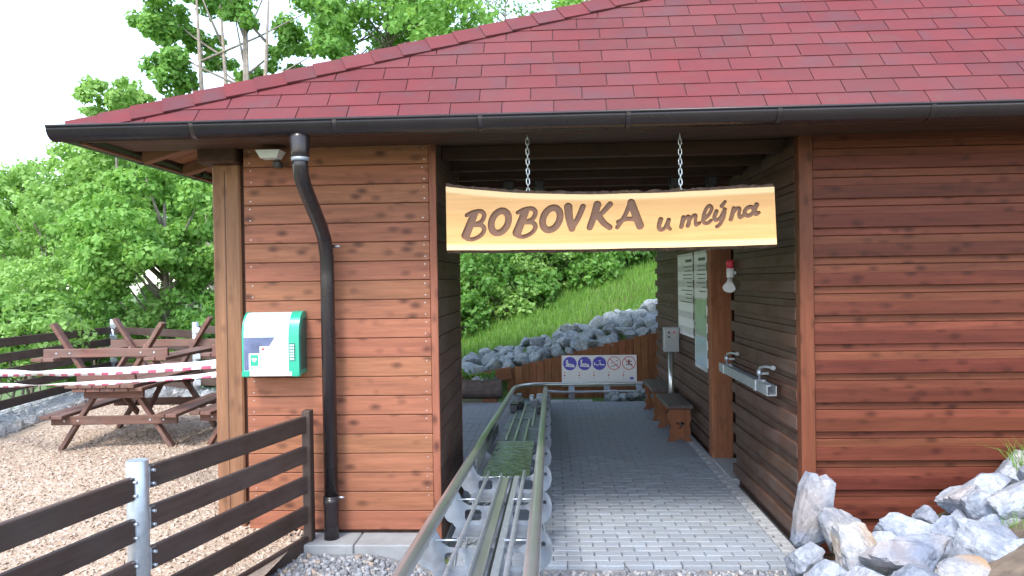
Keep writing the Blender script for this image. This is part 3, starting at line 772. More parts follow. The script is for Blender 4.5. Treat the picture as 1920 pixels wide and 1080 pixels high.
def contours(S, step=2.5, x0=120, x1=1810, y0=460, y1=720):
    nx, ny = int((x1 - x0) / step) + 1, int((y1 - y0) / step) + 1
    gx, gy = np.meshgrid(x0 + step * np.arange(nx), y0 + step * np.arange(ny)); f = np.full(gx.shape, 99.0)
    for pts, w0, w1 in S:
        n = len(pts) - 1
        for i in range(n):
            (ax, ay), (bx, by) = pts[i], pts[i + 1]; wa = w0 + (w1 - w0) * i / n; wb = w0 + (w1 - w0) * (i + 1) / n
            dx, dy = bx - ax, by - ay; L2 = dx * dx + dy * dy + 1e-9
            t = np.clip(((gx - ax) * dx + (gy - ay) * dy) / L2, 0, 1)
            # slightly flat pen: strokes come out thinner across the slant
            ex, ey = gx - ax - t * dx, gy - ay - t * dy
            d = np.sqrt(ex * ex + ey * ey + 0.9 * np.maximum(0, ex * 0.55 + ey * 0.83) ** 2 * 0.3); f = np.minimum(f, d - (wa + t * (wb - wa)))
    nxt = {}
    def ip(a, b, pa, pb): t = a / (a - b); return (pa[0] + t * (pb[0] - pa[0]), pa[1] + t * (pb[1] - pa[1]))
    inside = f < 0; cells = np.argwhere((inside[:-1, :-1].astype(int) + inside[1:, :-1] + inside[:-1, 1:] + inside[1:, 1:]) % 4 != 0)
    for j, i in cells:
        c = [(j, i), (j, i + 1), (j + 1, i + 1), (j + 1, i)]; val = [f[a] for a in c]
        cr = []
        for k in range(4):
            a, b = c[k], c[(k + 1) % 4]
            if (val[k] < 0) != (val[(k + 1) % 4] < 0):
                key = tuple(sorted((a, b))); lo, hi = key
                p = ip(f[lo], f[hi], (gx[lo], gy[lo]), (gx[hi], gy[hi])); cr.append((key, p, val[k] < 0))
        ent = [q for q in cr if q[2]]; ext = [q for q in cr if not q[2]]       # leaving / entering the inside
        for a, b in zip(ent, ext): nxt[a[0]] = (b[0], a[1])
    loops = []
    while nxt:
        k0 = next(iter(nxt)); lp = []; k = k0
        while k in nxt:
            k2, p = nxt.pop(k); lp.append(p); k = k2
        if len(lp) > 8:
            out = [lp[0]]
            for p in lp[1:]:
                if math.hypot(p[0] - out[-1][0], p[1] - out[-1][1]) > 2.2: out.append(p)
            loops.append(out)
    return loops
sign = thing('hanging_wood_sign', (SC.x, SC.y, 2.19), 'long carved plank sign with bark edge hanging on chains over the passage', 'sign')
n = 40; topl, botl = [], []
hw = 1.107
for i in range(n + 1):
    x = -hw + 2 * hw * i / n; xa = x
    zt = SIGN_TOP[0] + SIGN_TOP[1] * x + SIGN_TOP[2] * x * x + SIGN_TOP[3] * x ** 3 + 0.003 * noise.noise(Vector((x * 4, 0, 0)))
    zb = SIGN_BOT[0] + SIGN_BOT[1] * x * x + 0.003 * noise.noise(Vector((x * 3, 5, 0)))
    topl.append((x, zt)); botl.append((x + (0.012 if x > 1 else 0), zb))
outline = botl + topl[::-1]
letters = [[(to_sign(*p)[0] - SC.x, to_sign(*p)[1] - SC.z) for p in lp] for lp in contours(letter_strokes())]
me = flat_mesh([outline] + letters, 0.016, M['sign_face']); obj('carved_face', me, sign, (SC.x, SC.y - 0.022, SC.z))
me = flat_mesh([outline], 0.028, M['carve']); obj('plank_core', me, sign, (SC.x, SC.y + 0.0002, SC.z))
me = flat_mesh([outline], 0.014, M['sign_face']); obj('plank_back', me, sign, (SC.x, SC.y + 0.0215, SC.z))
def waney(line, sgn, name, h0):
    vs, fs = [], []; m_ = 120
    for i in range(m_ + 1):
        t = i / m_ * (len(line) - 1); k = min(int(t), len(line) - 2); u = t - k
        x = line[k][0] * (1 - u) + line[k + 1][0] * u; z = line[k][1] * (1 - u) + line[k + 1][1] * u
        h = h0 * (1 + 0.5 * noise.noise(Vector((x * 14, sgn, 2))) + 0.35 * noise.noise(Vector((x * 45, sgn, 7))))
        for (yy, hh) in ((-.0295, 0), (-.012, .55), (.004, 1), (.03, .85)): vs.append(Vector((SC.x + x, SC.y + yy, SC.z + z + sgn * h * hh)))
    for i in range(m_):
        for k in range(3):
            q = (i * 4 + k, i * 4 + k + 1, i * 4 + k + 5, i * 4 + k + 4); fs.append(q if sgn < 0 else q[::-1])
        q = (i * 4, i * 4 + 4, i * 4 + 7, i * 4 + 3); fs.append(q if sgn < 0 else q[::-1])
    fs += [(0, 3, 2, 1), tuple(m_ * 4 + k for k in range(4))]
    c = Vector((SC.x, SC.y, SC.z)); obj(name, mesh_from([v - c for v in vs], fs, M['bark_edge']), sign, c)
waney(topl, 1, 'bark_edge', 0.024); waney(botl, -1, 'bark_edge', 0.020)
def chain(x, z0, z1, label):
    t = thing('sign_chain', (x, SC.y, z0), label, 'chain', 'chains of the hanging sign')
    n_ = int((z1 - z0) / 0.034)
    for i in range(n_):
        zc = z0 + 0.017 + i * 0.034; ring = []
        for k in range(12):
            a = 2 * math.pi * k / 12; u = math.cos(a) * 0.011; v = math.sin(a) * 0.011 + (0.012 if math.sin(a) > 0 else -0.012)
            ring.append((x + (u if i % 2 == 0 else 0), SC.y + (0 if i % 2 == 0 else u), zc + v))
        vs, fs = tube_data(ring + [ring[0]], 0.0034, 6, False); c = Vector((x, SC.y, zc))
        obj('chain_link', mesh_from([v - c for v in vs], fs, M['chain'], True), t, c)
chain((997 - 1030 - 4) / F_PX * 5.35, 2.595, 3.01, 'zinc chain holding the plank sign above its large carved capitals'); chain((1280 - 1030 - 4) / F_PX * 5.35, 2.57, 3.01, 'zinc chain holding the plank sign above its small carved words')

# ------------------------------------------------------------------ things on the front of the cabin
def font_mesh(txt, size, mat, depth=0.001):
    cu = bpy.data.curves.new('t', 'FONT'); cu.body = txt; cu.size = size; cu.extrude = depth; cu.align_x = 'CENTER'
    o = bpy.data.objects.new('t', cu); COL.objects.link(o); bpy.context.view_layer.update()
    me = bpy.data.meshes.new_from_object(o.evaluated_get(bpy.context.evaluated_depsgraph_get())); bpy.data.objects.remove(o)
    me.transform(Matrix.Rotation(R(90), 4, 'X')); me.materials.clear(); me.materials.append(mat); return me
def profile_x(name, prof, x0, x1, mat, parent, smooth=True):
    """extrude a closed (y,z) profile along x"""
    n_ = len(prof); c = Vector(((x0 + x1) / 2, prof[0][0], prof[0][1]))
    V = [Vector((x0, y, z)) - c for y, z in prof] + [Vector((x1, y, z)) - c for y, z in prof]
    fs = [(i, i + n_, (i + 1) % n_ + n_, (i + 1) % n_) for i in range(n_)] + [tuple(range(n_)), tuple(range(n_, 2 * n_))[::-1]]
    me = mesh_from(V, fs, mat)
    if smooth:
        me.polygons.foreach_set('use_smooth', [len(p.vertices) == 4 for p in me.polygons])
        try: me.set_sharp_from_angle(angle=R(35))
        except Exception: pass
    return obj(name, me, parent, c)
ax0, ax1, az0, az1, ayw = -2.205, -1.79, 1.36, 1.80, YF
aed = thing('defibrillator_cabinet', ((ax0 + ax1) / 2, YF, az0), 'green and white defibrillator cabinet with clear curved cover on the plank wall', 'medical cabinet')
def aed_prof(off=0.0, bot=0.0):
    p = [(ayw - 0.002, az0 + bot), (ayw - 0.17 - off, az0 + bot)]
    p += [(ayw - 0.17 - off, az0 + 0.27)]
    for i in range(1, 9):
        a = R(90 * i / 8); p.append((ayw - 0.05 - (0.12 + off) * math.cos(a), az0 + 0.27 + (az1 - az0 - 0.27 + off) * math.sin(a)))
    return p + [(ayw - 0.002, az1 + off)]
profile_x('cabinet_body', aed_prof(), ax0 + 0.012, ax1 - 0.075, M['cover'], aed)
profile_x('side_frame', aed_prof(0.006, -0.004), ax1 - 0.074, ax1, M['green'], aed)
profile_x('side_frame', aed_prof(0.004, -0.004), ax0, ax0 + 0.0115, M['green'], aed)
profile_x('side_panel', [(y_, z_) for y_, z_ in [(ayw - .15, az0 + .03), (ayw - .15, az0 + .27), (ayw - .10, az0 + .38), (ayw - .02, az0 + .40), (ayw - .02, az0 + .03)]], ax1, ax1 + 0.006, M['teal_dark'], aed, False)
fy = ayw - 0.1715
def plate(name, pts, mat, parent, y, th=0.002):
    c = (sum(p[0] for p in pts) / len(pts), y, sum(p[1] for p in pts) / len(pts))
    return obj(name, flat_mesh([[(p[0] - c[0], p[1] - c[2]) for p in pts]], th, mat), parent, c)
plate('device_window', [(ax0 + .015, az0 + .03), (ax0 + .20, az0 + .03), (ax0 + .27, az0 + .265), (ax0 + .015, az0 + .265)], M['inside'], aed, fy)
plate('info_label', [(ax0 + .05, az0 + .025), (ax1 - .078, az0 + .025), (ax1 - .078, az0 + .262), (ax0 + .24, az0 + .262), (ax0 + .20, az0 + .20), (ax0 + .13, az0 + .20), (ax0 + .13, az0 + .15), (ax0 + .05, az0 + .15)], M['white'], aed, fy - .002)
plate('emblem', [(ax0 + .062, az0 + .062), (ax0 + .118, az0 + .062), (ax0 + .118, az0 + .14), (ax0 + .062, az0 + .14)], M['green'], aed, fy - .004)
hb = [(ax0 + .09 + .018 * (16 * math.sin(t) ** 3) / 16, az0 + .105 + .018 * (13 * math.cos(t) - 5 * math.cos(2 * t) - 2 * math.cos(3 * t) - math.cos(4 * t)) / 16) for t in np.linspace(0, 2 * math.pi, 24, endpoint=False)]
plate('heart_mark', hb, M['white'], aed, fy - .0055)
obj('lettering', font_mesh('AED', 0.032, M['green']), aed, (ax0 + .09, fy - .004, az0 + .034))
plate('red_mark', [(ax0 + .145, az0 + .172), (ax0 + .165, az0 + .172), (ax0 + .165, az0 + .188), (ax0 + .145, az0 + .188)], M['red'], aed, fy - .0042)
kp = plate('keypad', [(ax1 - .068, az0 + .10), (ax1 - .03, az0 + .10), (ax1 - .03, az0 + .22), (ax1 - .068, az0 + .22)], M['teal_dark'], aed, fy - .0075, .006)
for i in range(3):
    for j in range(6): box('key', (ax1 - .0605 + i * .0115, fy - .0112, az0 + .109 + j * .0195), (0.009, .003, .014), M['cover'], kp, 0.0008)
profile_x('bottom_rail', [(ayw - .178, az0 - .012), (ayw - .178, az0 + .02), (ayw - .16, az0 + .02), (ayw - .16, az0 - .012)], ax0 + .03, ax1 - .05, M['galv'], aed, False)
for xx in (ax0 - .003, ax1 - .055): span('foot_corner', xx, xx + .058, ayw - .183, ayw - .12, az0 - .018, az0 + .026, M['green'], aed, .006)
# flood lamp with motion sensor
lx, lz = -1.985, 2.93
fl = thing('flood_lamp', (lx, YF, lz - .06), 'white flood lamp with motion sensor under the eave beside the downpipe', 'lamp')
def frustum(c, a, b, h):
    (x, y, z) = c; vs = [Vector((x + sx * (a if k else b)[0] / 2, y + sy * (a if k else b)[1] / 2, z + (h if k else 0))) for k in (0, 1) for sx, sy in ((-1, -1), (1, -1), (1, 1), (-1, 1))]
    return vs, [(3, 2, 1, 0), (4, 5, 6, 7), (0, 1, 5, 4), (1, 2, 6, 5), (2, 3, 7, 6), (3, 0, 4, 7)]
v_, f_ = frustum((0, 0, 0), (0.175, 0.14), (0.12, 0.10), 0.055); obj('lamp_head', mesh_from(v_, f_, M['lamp_glass']), fl, (lx, YF - .13, lz - .025))
span('bracket', lx - .02, lx + .02, YF - .07, YF + .002, lz - .02, lz + .02, M['steel_dark'], fl)
span('sensor', lx + .005, lx + .065, YF - .12, YF - .05, lz - .085, lz - .038, M['black'], fl, .01)
span('sensor_neck', lx + .02, lx + .045, YF - .10, YF - .07, lz - .04, lz - .022, M['black'], fl, .002)

# ------------------------------------------------------------------ bobsled track
TX0, TX1, TC = -0.61, -0.09, -0.35
def tz(y): return 1.0206 - 0.0615 * y
trk = thing('bobsled_track', (TC, 5.5, 0), 'stainless summer bobsled track on grey saddles running through the passage', 'track')
def rail_pts(x, y0, y1, dz=0.0, n=8): return [(x, y0 + (y1 - y0) * i / n, tz(y0 + (y1 - y0) * i / n) + dz) for i in range(n + 1)]
Z13 = 0.21
left = rail_pts(TX0, 0.9, 12.7); right = rail_pts(TX1, 0.9, 12.75)
for i in range(1, 9):
    a = R(90 * i / 8); left.append((TX0 + 0.55 * (1 - math.cos(a)), 12.7 + 0.75 * math.sin(a), tz(12.7) + (Z13 - tz(12.7)) * i / 8))
left += [(0.6, 13.46, Z13), (1.6, 13.47, Z13), (3.2, 13.5, Z13)]
tube('side_rail', left, 0.034, M['stainless'], trk, 14); tube('side_rail', right, 0.034, M['stainless'], trk, 14)
tube('inner_rail', [(TX1, 12.72, tz(12.7) - .02), (TX1 + .05, 12.95, .16), (TX1 + .3, 13.06, .13), (1.5, 13.1, .13), (3.2, 13.15, .13)], 0.02, M['galv'], trk, 8)
for fx, r_ in ((0.28, .012), (0.78, .013)): tube('guide_rod', rail_pts(TX0 + (TX1 - TX0) * fx, 0.9, 5.75, -0.075), r_, M['galv'], trk, 8)
def slope_box(name, x0, x1, y0, y1, d0, d1, mat, parent=trk, bev=.002):
    return beam(name, ((x0 + x1) / 2, y0, tz(y0) + (d0 + d1) / 2), ((x0 + x1) / 2, y1, tz(y1) + (d0 + d1) / 2), abs(x1 - x0), abs(d1 - d0), mat, parent, bev)
slope_box('centre_channel', -0.372, -0.318, 0.9, 5.75, -.155, -.12, M['stainless'])
slope_box('channel_lip', -0.378, -0.370, 0.9, 5.75, -.125, -.085, M['galv']); slope_box('channel_lip', -0.320, -0.312, 0.9, 5.75, -.125, -.10, M['stainless'])
slope_box('drive_bar', -0.280, -0.245, 0.9, 5.75, -.125, -.105, M['galv'])
slope_box('cable_strip', -0.300, -0.288, 0.9, 5.75, -.15, -.13, M['steel_dark'])
def rrect(x0, x1, z0, z1, r, n=4):
    out = []
    for cx, cz, a0 in ((x1 - r, z1 - r, 0), (x0 + r, z1 - r, 90), (x0 + r, z0 + r, 180), (x1 - r, z0 + r, 270)):
        for i in range(n + 1): a = R(a0 + 90 * i / n); out.append((cx + r * math.cos(a), cz + r * math.sin(a)))
    return out
def saddle_outline():
    o = [(-.262, .0)]
    o += [(-.215 + .05 * math.sin(R(a)) - .0, -.085 - .05 * (1 - math.cos(R(a))) + .02) for a in ()]
    o += [(-.235, -.05), (-.215, -.095), (-.18, -.118), (-.10, -.122), (.10, -.122), (.18, -.118), (.215, -.095), (.235, -.05), (.262, .0)]
    for a in range(80, -100, -15): o.append((.285 + .06 * math.cos(R(a)), -.13 + .10 * math.sin(R(a))))
    o += [(.26, -.265), (.20, -.30), (-.20, -.30), (-.26, -.265)]
    for a in range(-90, -275, -15): o.append((-.285 + .06 * math.cos(R(a)), -.13 + .10 * math.sin(R(a))))
    return o
sad_me = flat_mesh([saddle_outline(), rrect(-.205, -.10, -.215, -.145, .02), rrect(.10, .205, -.215, -.145, .02)], 0.006, M['galv_dull'])
shelf_me = box_mesh((.50, .30, .005), M['galv_dull'], .001)
SADY = [1.2, 2.1, 3.02, 3.95, 4.9, 5.85, 6.8, 7.75, 8.7, 9.65, 10.6, 11.55, 12.4]
for ys in SADY:
    sd = obj('saddle', sad_me, trk, (TC, ys, tz(ys) - 0.012))
    o = obj('saddle_shelf', shelf_me, sd, (TC, ys - .153, tz(ys) - .245)); o.rotation_euler = (-0.0615, 0, 0)
    if ys < 5.8: 
        tube('cross_rod', [(TC - .25, ys - .012, tz(ys) - .09), (TC - .10, ys - .012, tz(ys) - .09)], .006, M['galv'], sd, 6); tube('cross_rod', [(TC + .10, ys - .012, tz(ys) - .09), (TC + .25, ys - .012, tz(ys) - .09)], .006, M['galv'], sd, 6)
    for bx in (-.30, .30): tube('bolt', [(TC + bx, ys - .012, tz(ys) - .11), (TC + bx, ys - .001, tz(ys) - .11)], .012, M['steel_dark'], sd, 6)
for ys in SADY:
    for s in (-1, 1):
        gz = 0.0 if ys > 5.45 else gravel_z(TC, ys)
        beam('support_leg', (TC + s * .24, ys + .012, tz(ys) - .28), (TC + s * .31, ys + .02, gz - .01), .05, .008, M['galv'], trk, .001)
    beam('leg_brace', (TC + .2, ys + .03, tz(ys) - .29), (TC - .26, ys + .03, (0.0 if ys > 5.45 else gravel_z(TC, ys)) + .03), .03, .006, M['galv'], trk, .001)
slope_box('mirror_sheet', -.53, -.17, 5.80, 7.62, -.128, -.120, M['stain_plate'])
beam('side_guard', (TX0 + .03, 5.95, tz(5.95) - .06), (TX0 + .03, 7.9, tz(7.9) - .06), .006, .13, M['stainless'], trk, .001)
beam('side_guard', (TX0 + .07, 7.0, tz(7.0) - .02), (TX0 + .07, 7.9, tz(7.9) - .02), .006, .10, M['steel_dark'], trk, .001)
beam('side_guard', (TX1 - .03, 5.95, tz(5.95) - .06), (TX1 - .03, 8.3, tz(8.3) - .06), .006, .13, M['galv_dull'], trk, .001)
slope_box('floor_sheet', -.55, -.15, 7.66, 12.3, -.16, -.152, M['galv_dull'])
for fx, a_, b_ in ((-.46, 7.9, 10.6), (-.37, 7.7, 11.6), (-.27, 7.7, 9.6), (-.22, 9.0, 11.9)): slope_box('drive_rod', fx - .011, fx + .011, a_, b_, -.145, -.122, M['stainless'])
for (x_, y_, w_, l_, h_, mt) in ((-.50, 10.7, .10, .5, .12, 'steel_dark'), (-.43, 11.3, .06, .7, .10, 'black'), (-.22, 11.2, .09, .35, .11, 'galv_dull'), (-.17, 11.9, .10, .3, .13, 'galv'), (-.50, 12.1, .09, .35, .12, 'galv_dull'), (-.30, 12.2, .07, .3, .09, 'galv'), (-.15, 10.4, .07, .3, .09, 'steel_dark')):
    slope_box('drive_unit', x_ - w_ / 2, x_ + w_ / 2, y_ - l_ / 2, y_ + l_ / 2, -.15, -.15 + h_, M[mt], trk, .012)
for x_ in (.35, .95, 1.5): beam('curve_bracket', (x_, 13.1, .10), (x_, 13.47, .20), .10, .012, M['galv_dull'], trk, .002); 
for x_ in (.35, .95, 1.5): span('curve_stand', x_ - .05, x_ + .05, 13.26, 13.30, -.12, .15, M['galv_dull'], trk, .002)

# ------------------------------------------------------------------ things in the passage
def bench(y0, y1, label):
    t = thing('wall_bench', (1.58, (y0 + y1) / 2, 0), label, 'bench', 'benches along the passage wall')
    span('seat', 1.415, 1.735, y0 - .03, y1 + .03, .405, .45, M['greyplank'], t, .014)
    o = [(-.15, 0), (-.135, .04), (-.115, .07), (-.135, .115), (-.12, .16), (-.10, .19), (-.12, .23), (-.135, .28), (-.125, .33), (-.13, .405), (.13, .405), (.13, .33), (.14, .27), (.115, .22), (.12, .16), (.135, .11), (.115, .07), (.14, .03), (.15, 0), (.06, 0), (.03, .025), (-.03, .025), (-.06, 0)]
    hr = [(.055 * math.sin(q) ** 3, .20 + .0034 * (13 * math.cos(q) - 5 * math.cos(2 * q) - 2 * math.cos(3 * q) - math.cos(4 * q))) for q in np.linspace(0, 2 * math.pi, 28, endpoint=False)]
    me = flat_mesh([o, hr], .035, M['plank_z'])
    for yy in (y0 + .05, y1 - .05): obj('leg_panel', me, t, (1.575, yy, 0))
    span('stretcher', 1.55, 1.59, y0 + .068, y1 - .068, .14, .20, M['plank_y'], t)
bench(9.62, 10.62, 'wooden wall bench with heart cut-out, beside the two notice panels')
bench(11.05, 12.1, 'wooden wall bench beyond the control box post, by the rock heap')
cb = thing('control_box', (1.66, 10.85, 0), 'grey control box on a steel post between the wall benches', 'control box')
tube('post', [(1.66, 10.85, 0.006), (1.66, 10.85, 1.0)], .04, M['stainless'], cb, 14); tube('base_plate', [(1.66, 10.85, 0.001), (1.66, 10.85, .012)], .075, M['galv'], cb, 14)
hb_ = span('housing', 1.56, 1.77, 10.78, 10.92, .99, 1.33, M['grey_box'], cb, .012)
for dx, dz in ((-.04, .08), (.03, .08), (-.04, 0.02)): tube('button', [(1.665 + dx, 10.781, 1.18 + dz), (1.665 + dx, 10.768, 1.18 + dz)], .014, M['black' if dx < 0 else 'red'], hb_, 10)
def panel(name, y0, y1, z0, z1, label, seed):
    t = thing(name, (XR - .01, (y0 + y1) / 2, z0), label, 'notice panel')
    b = span('sheet', XR - .006, XR - .002 + .008, y0, y1, z0, z1, M['board_white'], t, .001)
    r2 = random.Random(seed); z = z1 - .08; i = 0
    while z > z0 + (.45 if seed == 3 else .9):
        L = r2.uniform(.3, .85) * (y1 - y0 - .12)
        span('text_line', XR - .0085, XR - .0062, y0 + .06, y0 + .06 + L, z - (.035 if i == 0 else .012), z, M['black'], b, 0); z -= .05 if i else .09; i += 1
    return t
panel('notice_panel', 9.80, 10.92, 1.25, 2.32, 'pale printed rules panel with dark text on the passage wall', 3)
p2 = panel('notice_panel', 8.95, 9.70, 0.92, 2.32, 'tall glossy map panel beside the door jamb on the passage wall', 5)
span('landscape_print', XR - .0078, XR - .006, 8.98, 9.67, 1.32, 1.75, M['print_green'], p2, 0); span('water_print', XR - .0078, XR - .006, 8.98, 9.67, .96, 1.30, M['cover'], p2, 0)
# galvanised barrier bar on two swing brackets
br = thing('barrier_bar', (1.70, 6.95, 1.12), 'galvanised channel barrier bar on brackets along the passage wall', 'barrier')
V, Fc = joined([raw_box((1.665, 6.95, 1.12), (.006, 1.7, .075)), raw_box((1.70, 6.95, 1.085), (.064, 1.7, .006)), raw_box((1.735, 6.95, 1.12), (.006, 1.7, .075)), raw_box((1.678, 6.95, 1.160), (.032, 1.7, .006))])
obj('channel', mesh_from([v - Vector((1.70, 6.95, 1.12)) for v in V], Fc, M['galv']), br, (1.70, 6.95, 1.12))
for yb in (6.45, 7.62):
    k_ = tube('bracket', [(1.70, yb, 1.15), (1.70, yb, 1.22), (1.70, yb - .02, 1.265), (1.715, yb - .12, 1.285), (1.73, yb - .26, 1.29)], .011, M['galv'], br, 8)
    tube('knuckle', [(1.70, yb - .0, 1.20), (1.70, yb, 1.245)], .022, M['galv'], k_, 10); tube('bracket_tip', [(1.73, yb - .25, 1.29), (1.733, yb - .285, 1.291)], .018, M['galv'], k_, 8)
    span('wall_stay', 1.70, 1.775, yb - .012, yb + .012, 1.205, 1.225, M['galv'], k_, .002); span('clamp', 1.655, 1.745, yb - .03, yb + .03, 1.075, 1.168, M['galv'], k_, .004)
sn = thing('siren', (1.74, 7.6, 1.93), 'red and white siren horn on the passage wall above the barrier bar', 'siren')
tube('red_cap', [(1.735, 7.58, 2.09), (1.735, 7.58, 2.155), (1.735, 7.58, 2.17)], [.038, .036, .02], M['red'], sn, 12); tube('body', [(1.735, 7.58, 2.0), (1.735, 7.58, 2.09)], .036, M['white'], sn, 12)
tube('horn', [(1.735, 7.575, 2.0), (1.72, 7.54, 1.95), (1.70, 7.49, 1.90)], [.025, .03, .06], M['white'], sn, 12); span('wall_stay', 1.735, 1.79, 7.57, 7.59, 2.03, 2.06, M['galv'], sn, .002)
# ceiling lamp and swing arms under the ceiling
cl = thing('ceiling_lamp', (-.45, 7.4, 2.6), 'twin white tube lamp hanging under the dark passage ceiling', 'lamp')
for dz, dy in ((.12, 0), (0.02, .05)): tube('lamp_tube', [(-.62, 7.4 + dy, 2.83 + dz - .1), (-.42, 7.4 + dy, 2.83 + dz - .1)], .025, M['lamp_glass'], cl, 10)
span('lamp_bracket', -.425, -.375, 7.36, 7.5, 2.70, 2.945, M['black'], cl, .006)
for i, (x_, tx) in enumerate(((-.36, -.24), (-.08, .02), (1.18, 1.02), (1.52, 1.28))):
    t = thing('steel_swing_arm', (x_, 7.35, 2.6), ('dark slanted steel arm touching the twin lamp bracket', 'dark slanted steel arm between the twin lamp and the sign chain', 'dark slanted steel arm beside the chain over the small words', 'dark slanted steel arm next to the passage siding wall')[i], 'steel arm', 'steel arms under the passage ceiling')
    beam('arm', (x_, 7.35, 2.93), (tx, 7.35, 2.45), .07, .03, M['steel_dark'], t, .004); span('hinge', x_ - .05, x_ + .05, 7.3, 7.4, 2.86, 2.945, M['black'], t, .012)

# ------------------------------------------------------------------ front fence
ff = thing('board_fence', (-2.0, 4.6, 0.1), 'dark brown board fence on a galvanised post running from the cabin wall', 'fence')
def fpt(y): return -1.747 - 0.244 * (5.5 - y)
def fence_boards(parent, a, b, tops, mat, h=.12, th=.035):
    for z_ in tops:
        beam('board', (a[0], a[1], z_ - h / 2 + (a[2] if len(a) > 2 else 0)), (b[0], b[1], z_ - h / 2 + (b[2] if len(b) > 2 else 0)), th, h, mat, parent, .005)
tops = [1.065 - .214 * i for i in range(5)]
PY = 3.93; pxx = fpt(PY)
fence_boards(ff, (fpt(5.49), 5.49), (fpt(PY) + .012, PY + .05), tops, M['fence_x'])
fence_boards(ff, (fpt(PY) - .012, PY - .05, -.035), (fpt(1.9), 1.9, -.07), tops, M['fence_x'])
fence_boards(ff, (fpt(1.8), 1.8, -.07), (fpt(-.2), -.2, -.08), tops, M['fence_x'])
for yy, zt in ((PY, 1.105), (1.85, 1.05)):
    gp = tube('steel_post', [(fpt(yy) - .012, yy, gravel_z(-2, yy) - .05), (fpt(yy) - .012, yy, zt - .004), (fpt(yy) - .012, yy, zt)], [.054, .054, .051], M['galv'], ff, 20)
    for z_ in tops[:4]:
        for s, dz in ((1, 0), (-1, -.035)):
            yb = yy + s * .062; xb = fpt(yb) - .012
            beam('fixing_plate', (xb + .022, yb - .02, z_ - .06 + dz), (xb + .022 + .0098, yb + .02, z_ - .06 + dz), .005, .115, M['galv'], gp, .001)
            for q in (-.035, .035): tube('bolt', [(xb + .02, yb, z_ - .06 + dz + q), (xb + .05, yb - .006, z_ - .06 + dz + q)], .009, M['galv'], gp, 6)
span('end_post', -1.775, -1.715, 5.46, 5.555, 0.163, 1.10, M['fence_z'], ff, .006)

# ------------------------------------------------------------------ picnic tables
def picnic_parts(t, H=.70):
    for i in range(5): box('top_plank', (-.31 + i * .155, .8, H - .02), (.147, 1.7, .04), M['picnic_y'], t, .005, None, False)
    for s in (-1, 1):
        for q in (0, 1): box('seat_plank', (s * (.56 + q * .13), .8, .385), (.122, 1.7, .038), M['picnic_y'], t, .005, None, False)
        for yy in (.16, 1.44): beam('leg', (s * .62, yy, 0.0), (s * .20, yy, H - .04), .045, .095, M['picnic_z'], t, .005, (0, 1, 0), False)
        beam('brace', (0, 1.38 if s > 0 else .22, H - .06), (0, .95 if s > 0 else .65, .32), .07, .035, M['picnic_y'], t, .004, (1, 0, 0), False)
    for yy, dy in ((.16, -.047), (1.44, .047)):
        box('seat_beam', (0, yy + dy, .325), (1.40, .045, .095), M['picnic_x'], t, .005, None, False); box('top_beam', (0, yy + dy, H - .085), (.66, .045, .09), M['picnic_x'], t, .005, None, False)
        for xx in (-.55, -.40, .40, .55): tube_o = box('bolt', (xx, yy + dy * 1.52, .325), (.018, .006, .018), M['galv'], t, .002, None, False)
def picnic(x, y, rz, label, group, up=False, z=None):
    t = thing('picnic_table', (x, y, yard_z(x, y) if z is None else z), label, 'picnic table', group, rz); picnic_parts(t)
    if up: t.rotation_euler = (0, R(180), rz)
    return t
z1 = yard_z(-4.85, 8.6)
picnic(-4.85, 8.35, R(3), 'red brown picnic table standing on chips with another turned over on top', 'upright picnic tables', z=z1)
picnic(-3.28, 8.5, R(-4), 'red brown picnic table standing on chips close behind the tan corner post', 'upright picnic tables', z=z1)
picnic(-4.92, 8.32, R(1), 'picnic table upside down with legs in the air on the table by the gabion wall', 'upturned picnic tables', True, z1 + 1.402)
picnic(-3.22, 8.62, R(-9), 'picnic table upside down with legs in the air on the table behind the corner post', 'upturned picnic tables', True, z1 + 1.402)

# ------------------------------------------------------------------ barrier tapes
def tape(a, b, sag, wd, label, twist):
    n_ = 160; V, st = [], []
    a, b = Vector(a), Vector(b); L = (b - a).length
    for i in range(n_ + 1):
        t_ = i / n_; p = a.lerp(b, t_) - Vector((0, 0, sag * 4 * t_ * (1 - t_))); tw = R(twist * math.sin(t_ * 9) + 14 * math.sin(t_ * 31))
        off = Vector((0, math.sin(tw), math.cos(tw))) * wd / 2; V += [p + off, p - off]; st += [t_ * L / .26] * 2
    fs = [(2 * i, 2 * i + 1, 2 * i + 3, 2 * i + 2) for i in range(n_)]; me = mesh_from([v - a for v in V], fs, M['tape'], True)
    at = me.attributes.new('stripe', 'FLOAT', 'POINT'); at.data.foreach_set('value', st)
    at = me.attributes.new('across', 'FLOAT', 'POINT'); at.data.foreach_set('value', [0.0, 1.0] * (n_ + 1))
    o = obj('barrier_tape', me, None, a); o.modifiers.new('thickness', 'SOLIDIFY').thickness = .001
    tag(o, label, 'tape', 'barrier tapes across the picnic yard')
tape((-2.49, 5.80, 1.41), (-7.16, 8.85, 1.05), .05, .07, 'red and white barrier tape tied higher on the tan corner post', 35)
tape((-2.49, 5.80, 1.33), (-7.16, 8.85, .90), .05, .045, 'red and white barrier tape tied lower on the tan corner post', 65)

